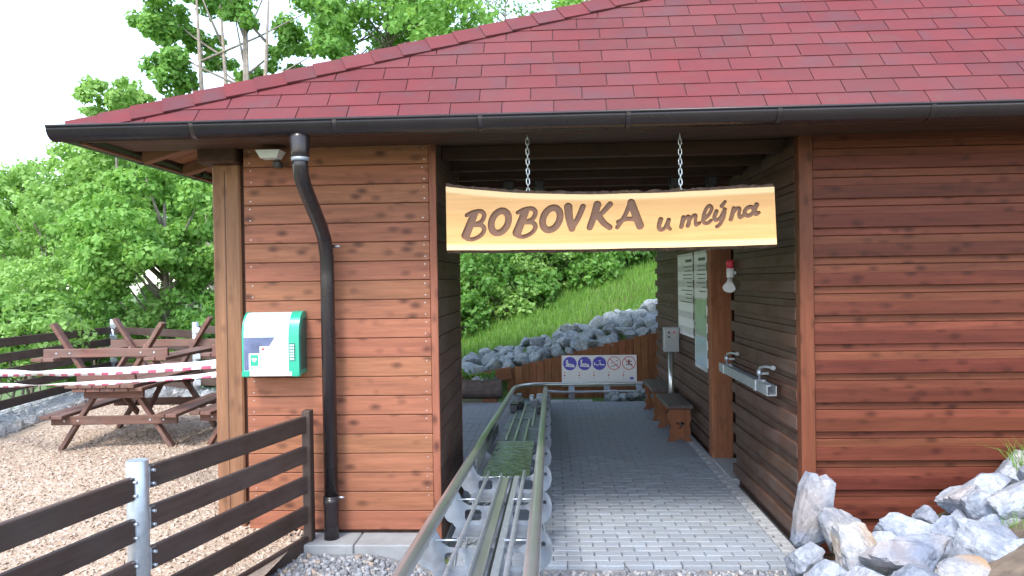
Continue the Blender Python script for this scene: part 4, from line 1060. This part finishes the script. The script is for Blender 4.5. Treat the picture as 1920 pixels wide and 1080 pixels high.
# ------------------------------------------------------------------ yard fence on the gabion wall
def along(p, q, t): return (p[0] + (q[0] - p[0]) * t, p[1] + (q[1] - p[1]) * t)
FP = [((-6.45, 5.2), (-7.16, 8.85)), ((-7.16, 8.85), (-8.0, 13.9)), ((-8.0, 13.9), (-5.75, 12.35)), ((-5.75, 12.35), (-3.4, 12.2))]
yf = thing('board_fence', (-7.16, 8.85, .2), 'dark brown five-board fence on steel posts standing on the gabion wall', 'fence')
GT = .26
for (p, q) in FP:
    z0 = 1.36
    for i in range(5): beam('board', (*p, z0 - .06 - .21 * i - (0.0 if p[1] < 13 else .08)), (*q, z0 - .06 - .21 * i - (0.08 if q[1] > 12 else 0)), .035, .125, M['fence_x'], yf, .005)
for p in [f[0] for f in FP] + [FP[-1][1]]:
    gp = tube('steel_post', [(p[0] + .05, p[1] - .05, GT - .1), (p[0] + .05, p[1] - .05, 1.42)], .05, M['galv'], yf, 14)
    for i in range(5): box('fixing_plate', (p[0] + .085, p[1] - .10, 1.29 - .21 * i), (.13, .012, .09), M['galv'], gp, .003)
def rock_mesh(r, mat, seed, sub=2, flat=(1, 1, 1), rough=.05, planes=11):
    import bmesh
    r2 = random.Random(seed); bm = bmesh.new(); bmesh.ops.create_icosphere(bm, subdivisions=sub, radius=1.0)
    pl_ = [(Vector((r2.gauss(0, 1), r2.gauss(0, 1), r2.gauss(0, 1))).normalized(), r2.uniform(.5, .88)) for _ in range(planes)]
    for v in bm.verts:
        n_ = v.co.normalized(); rr = 1.15
        for pn, d in pl_:
            c = n_.dot(pn)
            if c > 1e-3: rr = min(rr, d / c)
        rr += rough * noise.fractal(n_ * 2.2 + Vector((seed, 0, 0)), 1.0, 2.0, 4)
        v.co = Vector((n_.x * rr * r * flat[0], n_.y * rr * r * flat[1], n_.z * rr * r * flat[2]))
    me = bpy.data.meshes.new('mesh'); bm.to_mesh(me); bm.free(); me.materials.append(mat)
    return me
gab = thing('gabion_wall', (-6.6, 9.0, .1), 'low gabion wall of wire mesh filled with grey stones under the yard fence', 'gabion wall')
gmesh = [rock_mesh(.115, M['gabion_stone'], 900 + i, 1, (1.15, 1, .8), .04, 8) for i in range(8)]
mesh_lines = []
for si, (p, q) in enumerate(FP):
    d = Vector((q[0] - p[0], q[1] - p[1], 0)); L = d.length; d.normalize(); nrm = Vector((d.y, -d.x, 0))
    if fence_side(p[0] + nrm.x * .5 + d.x * L / 2, p[1] + nrm.y * .5 + d.y * L / 2) < fence_side(p[0] - nrm.x * .5 + d.x * L / 2, p[1] - nrm.y * .5 + d.y * L / 2): nrm = -nrm
    o0, o1 = Vector((*p, 0)), Vector((*q, 0)); wi, wo = .48, -.25
    t_ = .08
    while t_ < L:
        for off in (.42, .22, .02, -.16):
            for zz in (.02, .18):
                if off < .4 and zz < .1: continue
                c = o0 + d * (t_ + rng.uniform(-.03, .03)) + nrm * (off + rng.uniform(-.03, .03)); c.z = .05 + zz + rng.uniform(-.02, .02)
                o = obj('stone', rng.choice(gmesh), gab, c); o.rotation_euler = (rng.uniform(0, 6), rng.uniform(0, 6), rng.uniform(0, 6))
        t_ += .19
    def line(a, b): mesh_lines.append(tube_data([a, b], .0035, 4))
    for zz in (.06, .15, .24, .32): line(o0 + nrm * .55 + Vector((0, 0, zz)), o1 + nrm * .55 + Vector((0, 0, zz)))
    for off in (.55, .43, .31, .19, .07, -.05, -.17): line(o0 + nrm * off + Vector((0, 0, .33)), o1 + nrm * off + Vector((0, 0, .33)))
    t_ = 0
    while t_ < L:
        a = o0 + d * t_; line(a + nrm * .55 + Vector((0, 0, .0)), a + nrm * .55 + Vector((0, 0, .33))); line(a + nrm * .55 + Vector((0, 0, .33)), a + nrm * -.25 + Vector((0, 0, .33))); t_ += .11
V, Fc = joined(mesh_lines); o = obj('wire_mesh', mesh_from([v - Vector((-6.6, 9.0, .1)) for v in V], Fc, M['galv']), gab, (-6.6, 9.0, .1)); tag(o, kind='stuff')

# ------------------------------------------------------------------ boulders on the bank beside the siding wall
def px_to(px, py, d):
    hor = 527 - 0.0157 * (px - 1030); return Vector((((px - 1030) - .0157 * (py - 527)) / F_PX * d, d, 2 - (py - hor) / F_PX * d))
BL = [  # px, py, w px, h px, depth, kind, label
    (1563, 990, 84, 88, 5.05, 'r', 'rust-stained boulder leaning beside the upright slab'),
    (1502, 1052, 70, 66, 4.9, 'b', None), (1548, 1072, 84, 54, 4.6, 'b', None), (1596, 1030, 104, 84, 4.7, 'r', 'pale boulder with ochre stain under the rusty one'),
    (1680, 988, 120, 62, 5.15, 'b', None), (1692, 1046, 160, 96, 4.5, 'b', None), (1790, 988, 96, 66, 5.15, 'b', None), (1757, 1000, 70, 66, 5.0, 'b', None),
    (1790, 922, 104, 56, 5.35, 'b', None), (1818, 946, 72, 76, 5.1, 'b', None), (1890, 940, 124, 86, 4.95, 'b', None), (1835, 898, 84, 56, 5.4, 'b', None),
    (1892, 872, 100, 50, 5.45, 'b', None), (1852, 1030, 160, 104, 4.55, 'b', None), (1775, 1066, 130, 66, 4.35, 'r', 'ochre-blotched boulder low on the bank'), (1755, 1028, 90, 66, 4.75, 'b', None),
    (1612, 1082, 96, 60, 4.35, 'b', None), (1916, 1062, 96, 96, 4.4, 'b', None), (1700, 1092, 100, 60, 4.2, 'b', None), (1960, 905, 120, 80, 5.2, 'b', None),
    (1990, 990, 150, 100, 4.8, 'b', None), (2060, 900, 150, 90, 5.2, 'b', None), (2010, 1100, 150, 100, 4.3, 'b', None), (1860, 1110, 140, 80, 4.1, 'b', None), (1655, 1015, 60, 44, 5.0, 'b', None), (1720, 965, 60, 40, 5.4, 'b', None), (1860, 985, 70, 50, 4.9, 'b', None)]
for i, (px, py, wp, hp, d, kd, lb) in enumerate(BL):
    c = px_to(px, py, d); rx = wp * d / F_PX / 2; rz_ = hp * d / F_PX / 2
    me = rock_mesh(1.0, M['boulder_rust' if kd == 'r' else 'boulder'], 40 + i, 4, (rx * 1.12, rx * rng.uniform(.85, 1.15), rz_ * 1.15), .07, 12)
    o = obj('boulder', me, None, c); o.rotation_euler = (rng.uniform(-.15, .15), rng.uniform(-.2, .2), rng.uniform(-.4, .4))
    tag(o, lb or 'blue-grey limestone boulder piled on the bank by the siding wall', 'boulder', None if lb else 'boulders piled by the siding wall')
# the upright slab by the corner
sl_px = [(1480, 1012), (1484, 965), (1496, 905), (1507, 882), (1520, 884), (1527, 894), (1543, 890), (1553, 900), (1551, 945), (1549, 985), (1541, 1004), (1520, 1016), (1495, 1020)]
d0 = 5.3; P = [px_to(x_, y_, d0) for x_, y_ in sl_px]; c = sum(P, Vector()) / len(P); cx = Vector((c.x, c.y, c.z))
ringF = [p - cx for p in P]; V = []; n_ = len(P)
for k, (sc_, yy) in enumerate(((.86, -.085), (1.0, -.045), (1.0, .05), (.9, .09))):
    for i_, p in enumerate(ringF):
        w_ = .010 * noise.noise(Vector((i_ * 1.7, k * 2.1, 4))); V.append(Vector((p.x * sc_ + w_, yy + .018 * noise.noise(Vector((i_, k, 1))) - .05 * p.z * .3, p.z * sc_ + w_)))
fs = []
for k in range(3):
    for i_ in range(n_): fs.append((k * n_ + i_, (k + 1) * n_ + i_, (k + 1) * n_ + (i_ + 1) % n_, k * n_ + (i_ + 1) % n_))
V.append(Vector((.01, -.105, .02))); V.append(Vector((0, .1, 0)))
for i_ in range(n_): fs.append((len(V) - 2, i_, (i_ + 1) % n_)); fs.append((len(V) - 1, 3 * n_ + (i_ + 1) % n_, 3 * n_ + i_))
import bmesh
bm = bmesh.new(); me = mesh_from(V, fs, M['boulder']); bm.from_mesh(me); bmesh.ops.recalc_face_normals(bm, faces=bm.faces)
bmesh.ops.subdivide_edges(bm, edges=bm.edges, cuts=2, use_grid_fill=True)
for v in bm.verts: v.co += Vector((1, .8, 1)) * .012 * noise.fractal(v.co * 9, 1.0, 2.0, 4)
bm.to_mesh(me); bm.free()
tag(obj('boulder', me, None, cx), 'tall flat stone slab standing upright against the red corner post', 'boulder')

# ------------------------------------------------------------------ grass, tufts, plants
def blades(name, pts, h, wd, mat, parent=None, base=(0, 0, 0), lean=.35):
    n_ = len(pts); P = np.array(pts); a = nrng.uniform(0, 2 * np.pi, n_); H = nrng.uniform(h[0], h[1], n_); W = wd * nrng.uniform(.6, 1.2, n_)
    la = nrng.uniform(0, 2 * np.pi, n_); ln = np.abs(nrng.normal(0, lean, n_)) * H
    dx, dy = np.cos(a) * W / 2, np.sin(a) * W / 2; lx, ly = np.cos(la) * ln, np.sin(la) * ln; z0 = np.zeros(n_)
    rows = [np.stack([-dx, -dy, z0], -1), np.stack([dx, dy, z0], -1), np.stack([dx * .7 + lx * .35, dy * .7 + ly * .35, H * .6], -1), np.stack([-dx * .7 + lx * .35, -dy * .7 + ly * .35, H * .6], -1),
            np.stack([dx * .1 + lx, dy * .1 + ly, H * (1 - .25 * (ln / H))], -1), np.stack([-dx * .1 + lx, -dy * .1 + ly, H * (1 - .25 * (ln / H))], -1)]
    V = (np.stack(rows, 1) + P[:, None, :] - np.array(base)[None, None]).reshape(-1, 3); o6 = np.arange(n_)[:, None] * 6
    q = np.concatenate([o6 + np.array([[0, 1, 2, 3]]), o6 + np.array([[3, 2, 4, 5]])]); return obj(name, big_mesh(mat, V, q), parent, base)
pts = []
while len(pts) < 30000:
    x, y = rng.uniform(-4.5, 4.5), rng.uniform(14.6, 20.5)
    if y > 14.3 + max(.6, 1.08 + .16 * x): pts.append((x, y, hill_z(x, y) - .03))
tag(blades('hillside_grass', pts, (.08, .26), .018, M['grass']), 'bright long grass on the slope above the stone embankment', 'grass', kind='stuff')
for i, (px, py, d, hh, lb) in enumerate(((1912, 868, 5.35, .26, 'grass tuft with flower stalks on top of the boulder bank'), (1890, 1000, 4.75, .24, 'bright grass tuft growing between the bank boulders'), (1915, 940, 4.9, .2, 'small grass tuft beside a large bank boulder'))):
    c = px_to(px, py, d); c.z -= .05
    t = thing('grass_tuft', c, lb, 'grass tuft'); pp = [(c.x + rng.gauss(0, .05), c.y + rng.gauss(0, .05), c.z - .04) for _ in range(170)]
    blades('blades', pp, (hh * .5, hh * 1.2), .008, M['grass'], t, c, .7)

def leaves_mesh(clumps, count, size, mat, flat=.75, base=(0, 0, 0), up=.5):
    sub = []
    for (x_, y_, z_, r_) in clumps:                      # ragged clumps: each breaks into sprays
        for _ in range(7):
            d_ = nrng.normal(size=3); d_ *= r_ * nrng.uniform(.35, 1.15) / np.linalg.norm(d_); sub.append((x_ + d_[0], y_ + d_[1], z_ + d_[2] * .8, r_ * nrng.uniform(.28, .6)))
    C = np.array(sub); wgt = C[:, 3] ** 2; k = nrng.choice(len(C), count, p=wgt / wgt.sum())
    D = nrng.normal(size=(count, 3)); D /= np.linalg.norm(D, axis=1)[:, None]; rr = C[k, 3] * nrng.uniform(.25, 1.0, count) ** .6
    P = C[k, :3] + D * rr[:, None] * np.array([1, 1, flat]); N = D + np.array([0, 0, up]) + nrng.normal(0, .55, (count, 3)); N /= np.linalg.norm(N, axis=1)[:, None]
    A = np.cross(N, nrng.normal(size=(count, 3))); A[:, 2] -= .25; A -= N * (A * N).sum(1)[:, None]; A /= np.linalg.norm(A, axis=1)[:, None] + 1e-9; Bv = np.cross(N, A)
    S = (size * nrng.uniform(.6, 1.3, count))[:, None]; Wd = .33
    v = [P - A * S * .5, P - A * S * .08 + Bv * S * Wd - N * S * .06, P + A * S * .5 - N * S * .08, P - A * S * .02 - Bv * S * Wd - N * S * .06]
    V = (np.stack(v, 1) - np.array(base)[None, None]).reshape(-1, 3); q = np.arange(count)[:, None] * 4 + np.array([[0, 1, 2, 3]]); return big_mesh(mat, V, q)
def tree(name, base, crown, radii, nclump, nleaf, size, mat, label, cat='tree', group=None, stems=1, cr=(.35, .75), trunk_r=.1, spread=.3, extra=()):
    t = thing(name, base, label, cat, group); b = Vector(base); cc = Vector(crown); cl_ = []
    while len(cl_) < nclump:
        d = Vector((rng.uniform(-1, 1), rng.uniform(-1, 1), rng.uniform(-1, 1)))
        if .15 < d.length < 1: cl_.append((cc.x + d.x * radii[0], cc.y + d.y * radii[1], cc.z + d.z * radii[2], rng.uniform(*cr)))
    cl_ += list(extra); parts = []
    for s in range(stems):
        bb = b + Vector((rng.uniform(-1, 1) * spread, rng.uniform(-.3, .3) * spread, -.15)) if stems > 1 else b - Vector((0, 0, .15))
        tp = Vector((cc.x + (bb.x - b.x) * 1.4 + rng.uniform(-.2, .2), cc.y, cc.z + radii[2] * rng.uniform(.3, .7))); mid = bb.lerp(tp, .5) + Vector((rng.uniform(-.15, .15), rng.uniform(-.15, .15), 0))
        parts.append(tube_data([bb, bb.lerp(mid, .5), mid, mid.lerp(tp, .5), tp], [trunk_r, trunk_r * .85, trunk_r * .7, trunk_r * .5, trunk_r * .2], 8))
        for q in cl_[s::stems][:26]:
            e = Vector(q[:3]); f_ = max(.15, min(.9, (e.z - .8 * radii[2] - bb.z) / max(.1, tp.z - bb.z))); st = bb.lerp(mid, f_ * 2) if f_ < .5 else mid.lerp(tp, f_ * 2 - 1)
            parts.append(tube_data([st, st.lerp(e, .5) + Vector((0, 0, -.06)), e], [trunk_r * .32, trunk_r * .2, trunk_r * .07], 5))
    V, Fc = joined(parts); obj('trunk', mesh_from([v - b for v in V], Fc, M['trunk'], True), t, b)
    obj('crown', leaves_mesh(cl_, nleaf, size, mat, base=b), t, b); return t
def gz(x, y): return ground_z(x, y)
def wpt(px, py, d): return px_to(px, py, d)
def tree_at(name, px, py, d, rpx, rpy, *a, ground=None, **k):
    c = wpt(px, py, d); rad = (rpx * d / F_PX, rpx * d / F_PX * .9, rpy * d / F_PX); g = gz(c.x, c.y)
    return tree(name, (c.x, c.y, g), c, rad, *a, **k)
tree_at('broadleaf_tree', 285, 440, 15.2, 165, 150, 60, 24000, .125, M['leaf_a'], 'bright broad-leaved tree spreading just behind the yard fence', trunk_r=.11, cr=(.3, .6))
tree_at('broadleaf_tree', 70, 480, 19, 130, 120, 34, 12000, .13, M['leaf_c'], 'pale yellow-green tree at the end of the yard fence', trunk_r=.1, cr=(.35, .7))
tree_at('tall_tree', 440, 40, 20, 60, 120, 3, 17000, .165, M['leaf_b'], 'tall tree with several slim bare grey stems rising behind the roof', stems=5, spread=.9, trunk_r=.13, cr=(.4, .6),
        extra=[(*wpt(px_, py_, 20 + dd), rr) for px_, py_, rr, dd in ((300, 120, .75, 0), (275, 70, .7, 0), (335, 165, .6, .5), (370, 60, .55, 1.5), (320, 215, .5, .6), (300, 20, .8, .5), (390, 110, .5, 2), (540, 60, .8, .8), (590, 10, .8, 0), (530, 130, .6, 1.2), (600, 90, .7, .3), (420, -20, .9, 1.5), (500, -40, .9, 1.5), (430, 200, .5, 2), (520, 200, .5, 1.5), (350, -60, .9, 0), (640, 140, .5, .8))])
tree_at('tall_tree', 700, 25, 23, 125, 85, 30, 12000, .16, M['leaf_a'], 'tall rounded tree crown showing above the roof slope', stems=2, spread=.8, trunk_r=.1, cr=(.5, .9))
tree_at('slender_tree', 205, 190, 22, 62, 45, 12, 3600, .17, M['leaf_c'], 'small light tree crown standing clear against the white sky', trunk_r=.07, cr=(.35, .65))
tree_at('slender_tree', 920, -10, 26, 110, 70, 22, 1800, .14, M['leaf_d'], 'sparse twiggy tree showing over the middle of the roof', stems=3, spread=1.0, trunk_r=.06, cr=(.5, 1.0))
for (px, py, d, r_, lb) in ((25, 420, 27, 100, 'hazy pale tree far beyond the yard fence'), (150, 440, 30, 110, 'far tree crown filling the gap behind the broad-leaved tree'), (190, 325, 24, 85, 'rounded green tree under the gutter corner beyond the yard'), (340, 330, 26, 95, 'darker tree under the roof corner behind the broad-leaved tree'), (400, 460, 24, 130, 'green tree behind the tan corner post'), (-90, 440, 26, 130, 'pale tree past the end of the yard fence')):
    tree_at('background_tree', px, py, d, r_, r_ * 1.0, 26, 8500, .19, M['leaf_c' if px < 200 else 'leaf_b'], lb, trunk_r=.12, cr=(.6, 1.1))
for i, (px, py, d, r_) in enumerate(((20, 640, 12.2, 95), (120, 650, 14.8, 105), (210, 620, 16.5, 115), (300, 640, 15.6, 105), (380, 640, 14.6, 90), (-70, 640, 12, 100), (60, 560, 17, 100), (440, 660, 14.5, 90))):
    tree_at('shrub', px, py, d, r_, r_ * .85, 24, 5000, .11, M[('leaf_c', 'leaf_d', 'leaf_b')[i % 3]], 'leafy green shrub growing behind the yard fence', 'shrub', 'shrubs behind the yard fence', stems=3, spread=.4, trunk_r=.03, cr=(.25, .5))
SH = [(-2.3, 17.4, 1.0), (-1.3, 17.9, 1.05), (-.3, 18.3, 1.0), (.55, 18.5, .95), (1.5, 19.0, .9), (2.2, 19.3, .8), (1.0, 18.0, .4), (-.2, 17.4, .4), (-3.4, 17.2, 1.1), (-2.0, 19.2, 1.5), (-.6, 19.8, 1.5), (.7, 20.8, 1.5), (2.3, 21.2, 1.3), (3.4, 21.6, 1.4), (-3.6, 19.4, 1.6), (1.6, 22.6, 1.8), (0, 22.4, 1.9), (3.2, 23.5, 1.9), (-1.8, 22, 2.0), (-1.9, 16.7, .45), (-.9, 17.1, .45), (4.6, 22, 1.6)]
for i, (x_, y_, r_) in enumerate(SH):
    g = hill_z(x_, y_); tree('shrub', (x_, y_, g), Vector((x_, y_, g + r_ * .75)), (r_, r_ * .8, r_ * .85), 26, 4600 if r_ > .6 else 1800, .12, M[('leaf_b', 'leaf_d', 'leaf_c')[i % 3]], 'dense leafy shrub on the slope above the stone embankment', 'shrub', 'shrubs on the hillside', stems=3, spread=.4, trunk_r=.03, cr=(.28 * min(1, r_ + .3), .55 * min(1, r_ + .2)))
for (px, d, tilt, r_, lb) in ((1131, 20.3, -.15, .085, 'bare straight tree trunk standing in the hillside grass'), (905, 19.0, -.9, .05, 'thin leaning grey trunk among the hillside shrubs')):
    b = wpt(px, 560, d); g = hill_z(b.x, d); t = thing('slim_tree', (b.x, d, g), lb, 'tree')
    tp = Vector((b.x + tilt, d, g + 6.5)); vs, f_ = tube_data([(b.x, d, g - .15), (b.x + tilt * .2, d, g + 1.5), (b.x + tilt * .5, d, g + 3.5), tp], [r_, r_ * .9, r_ * .75, r_ * .4], 9)
    obj('trunk', mesh_from([Vector(v) - Vector((b.x, d, g)) for v in vs], f_, M['trunk'], True), t, (b.x, d, g))
    obj('crown', leaves_mesh([(tp.x + rng.uniform(-1, 1), d + rng.uniform(-1, 1), tp.z + rng.uniform(-.8, 1), .7) for _ in range(10)], 2500, .16, M['leaf_b'], base=(b.x, d, g)), t, (b.x, d, g))

# ------------------------------------------------------------------ beyond the passage
emb = thing('stone_embankment', (0, 14.3, .4), 'bank of loose grey-green quarry stones below the grassy slope', 'stone bank')
rmesh = [rock_mesh(1.0, M['riprap'], 300 + i, 3, (1.25, .9, .72), .025, 8) for i in range(14)]
cnt = 0
x = -4.6
while x < 4.4:
    wdt = max(.6, 1.08 + .16 * x)
    v = 0.0
    while v < wdt:
        y = 14.22 + v; r_ = rng.uniform(.11, .19) * rng.choice((.8, 1, 1, 1.15)); xx = x + rng.uniform(-.09, .09)
        o = obj('stone', rng.choice(rmesh), emb, (xx, y, hill_z(xx, y) + r_ * .2)); o.scale = (r_,) * 3; o.rotation_euler = (rng.uniform(-.7, .7), rng.uniform(-.7, .7), rng.uniform(0, 6)); cnt += 1
        v += rng.uniform(.17, .25)
    x += .24
# palisade
pal = thing('palisade_fence', (.6, 14.0, 0), 'stepped palisade of orange brown vertical boards holding back the stones', 'fence')
x = -.78
while x < 2.9:
    zt = .44 + (x + .78) * .235 + rng.uniform(-.012, .012)
    span('board', x + .002, x + .131, 13.98 + rng.uniform(0, .008), 14.03, -.12, zt, M['plank_z'], pal, .004); x += .133
beam('sloping_board', (-2.3, 13.96, .06), (-.70, 13.96, .36), .03, .22, M['plank_x'], pal, .004)
sb = thing('safety_sign_board', (.86, 13.95, .1), 'white rules board with three blue discs and two red prohibition rings', 'sign')
s0, s1, sz0, sz1 = .20, 1.53, .10, .655
sheet = span('sheet', s0, s1, 13.955, 13.967, sz0, sz1, M['board_white'], sb, .001)
def disc(name, x_, z_, r0, r1, mat, y=13.9535):
    lp = [[(r0 * math.cos(a), r0 * math.sin(a)) for a in np.linspace(0, 2 * math.pi, 32, endpoint=False)]]
    if r1: lp.append([(r1 * math.cos(a), r1 * math.sin(a)) for a in np.linspace(0, 2 * math.pi, 32, endpoint=False)])
    return obj(name, flat_mesh(lp, .002, mat), sheet, (x_, y, z_))
def pic(x_, z_, strokes, mat, r_, y=13.951):
    for i_, st in enumerate(strokes):
        for (a, b) in zip(st[:-1], st[1:]): beam('pictogram_stroke', (x_ + a[0], y - .0002 * i_, z_ + a[1]), (x_ + b[0], y - .0002 * i_, z_ + b[1]), .002, r_, mat, sheet, 0, (0, 0, 1)) if abs(a[0] - b[0]) > 1e-4 else span('pictogram_stroke', x_ + a[0] - r_ / 2, x_ + a[0] + r_ / 2, y - .001, y + .001, z_ + min(a[1], b[1]), z_ + max(a[1], b[1]), mat, sheet, 0)
cxs = [s0 + .145 + i * .262 for i in range(5)]; cz = sz1 - .145
for i, x_ in enumerate(cxs):
    if i < 3: disc('blue_disc', x_, cz, .12, 0, M['blue'])
    else: disc('red_ring', x_, cz, .12, .108, M['red'])
rider = [[(-.08, -.04), (.085, -.055)], [(-.05, -.02), (-.065, .03)], [(-.05, -.02), (.02, -.015), (.075, -.035)]]
pic(cxs[0], cz, rider + [[(-.06, .02), (-.02, .0)]], M['white'], .024); disc('rider_head', cxs[0] - .05, cz + .05, .018, 0, M['white'], 13.951)
pic(cxs[1], cz, [[(-.08, -.04), (.085, -.055)], [(-.055, -.02), (-.06, .045)], [(-.055, -.015), (.02, -.01), (.075, -.035)]], M['white'], .024); disc('rider_head', cxs[1] - .055, cz + .055, .016, 0, M['white'], 13.951)
for q in (-.055, .045): pic(cxs[2] + q, cz - .01, [[(-.04, -.01), (.045, -.02)], [(-.03, -.005), (-.035, .03)]], M['white'], .018)
pic(cxs[2], cz + .045, [[(-.02, 0), (.025, 0)]], M['white'], .012)
pic(cxs[3], cz, [[(-.06, -.06), (.07, -.02)], [(-.05, .0), (-.02, .015)], [(.03, .04), (.065, .05)]], M['black'], .010); pic(cxs[3], cz, [[(-.078, .078), (.078, -.078)]], M['red'], .012, 13.949)
pic(cxs[4], cz, [[(-.005, -.04), (.005, .02)], [(-.05, .02), (.05, .03)], [(-.05, -.03), (0, -.01), (.06, -.03)]], M['black'], .014); disc('figure_head', cxs[4], cz + .05, .016, 0, M['red'], 13.951); pic(cxs[4], cz, [[(-.078, .078), (.078, -.078)]], M['red'], .012, 13.949)
for x_ in cxs:
    disc('red_dot', x_ - .10, sz0 + .20, .014, 0, M['red']); span('text_line', x_ - .11, x_ - .08, 13.953, 13.9545, sz0 + .245, sz0 + .255, M['red'], sheet, 0); span('text_line', x_ - .105, x_ - .095, 13.953, 13.9545, sz0 + .14, sz0 + .16, M['red'], sheet, 0)
span('text_line', s1 - .12, s1 - .06, 13.953, 13.9545, sz0 + .12, sz0 + .16, M['blue'], sheet, 0)
# hollow log planter
lg = thing('log_planter', (-1.3, 13.05, 0), 'weathered hollow log planter with small green plants at the paving edge', 'planter')
vs, f_ = tube_data([(-2.1, 13.05, .20), (-1.6, 13.05, .205), (-1.2, 13.05, .195), (-.82, 13.05, .20)], [.165, .17, .165, .16], 16); obj('log', mesh_from([Vector(v) - Vector((-1.3, 13.05, 0)) for v in vs], f_, M['log'], False), lg, (-1.3, 13.05, 0))
for x_ in (-1.9, -1.02): span('log_foot', x_ - .12, x_ + .12, 12.93, 13.17, -.06, .045, M['plank_x'], lg, .006)
tag(obj('planting', leaves_mesh([(-1.9 + .13 * k, 13.03 + rng.uniform(-.05, .05), .40 + rng.uniform(-.02, .05), .09) for k in range(8)], 900, .05, M['leaf_d'], base=(-1.3, 13.05, 0)), lg, (-1.3, 13.05, 0)), kind='stuff')
for k in range(3): obj('stone', rmesh[k], lg, (-1.25 + .14 * k, 13.03, .37)).scale = (.065,) * 3
# small rock heap and slabs at the end of the paving
for k in range(13):
    x_, y_ = rng.uniform(1.0, 1.75), rng.uniform(12.95, 13.2); r_ = rng.uniform(.07, .13)
    o = obj('heap_stone', rmesh[k % 14], None, (x_, y_, r_ * .55 + .12 * (x_ - 1.0) * (k % 2) - .03)); o.scale = (r_,) * 3; o.rotation_euler = (0, 0, rng.uniform(0, 6))
    tag(o, 'grey-green stone heaped beside the curved rail at the paving end', 'stone', 'stones heaped at the paving end')
for k, x_ in enumerate((-.02, .22, .46)):
    o = span('paving_slab', x_, x_ + .23, 12.92, 13.2, -.10, -.015, M['paver_light'], None, .006); tag(o, 'pale concrete slab lying under the curved rail past the paving', 'slab', 'slabs under the curved rail')
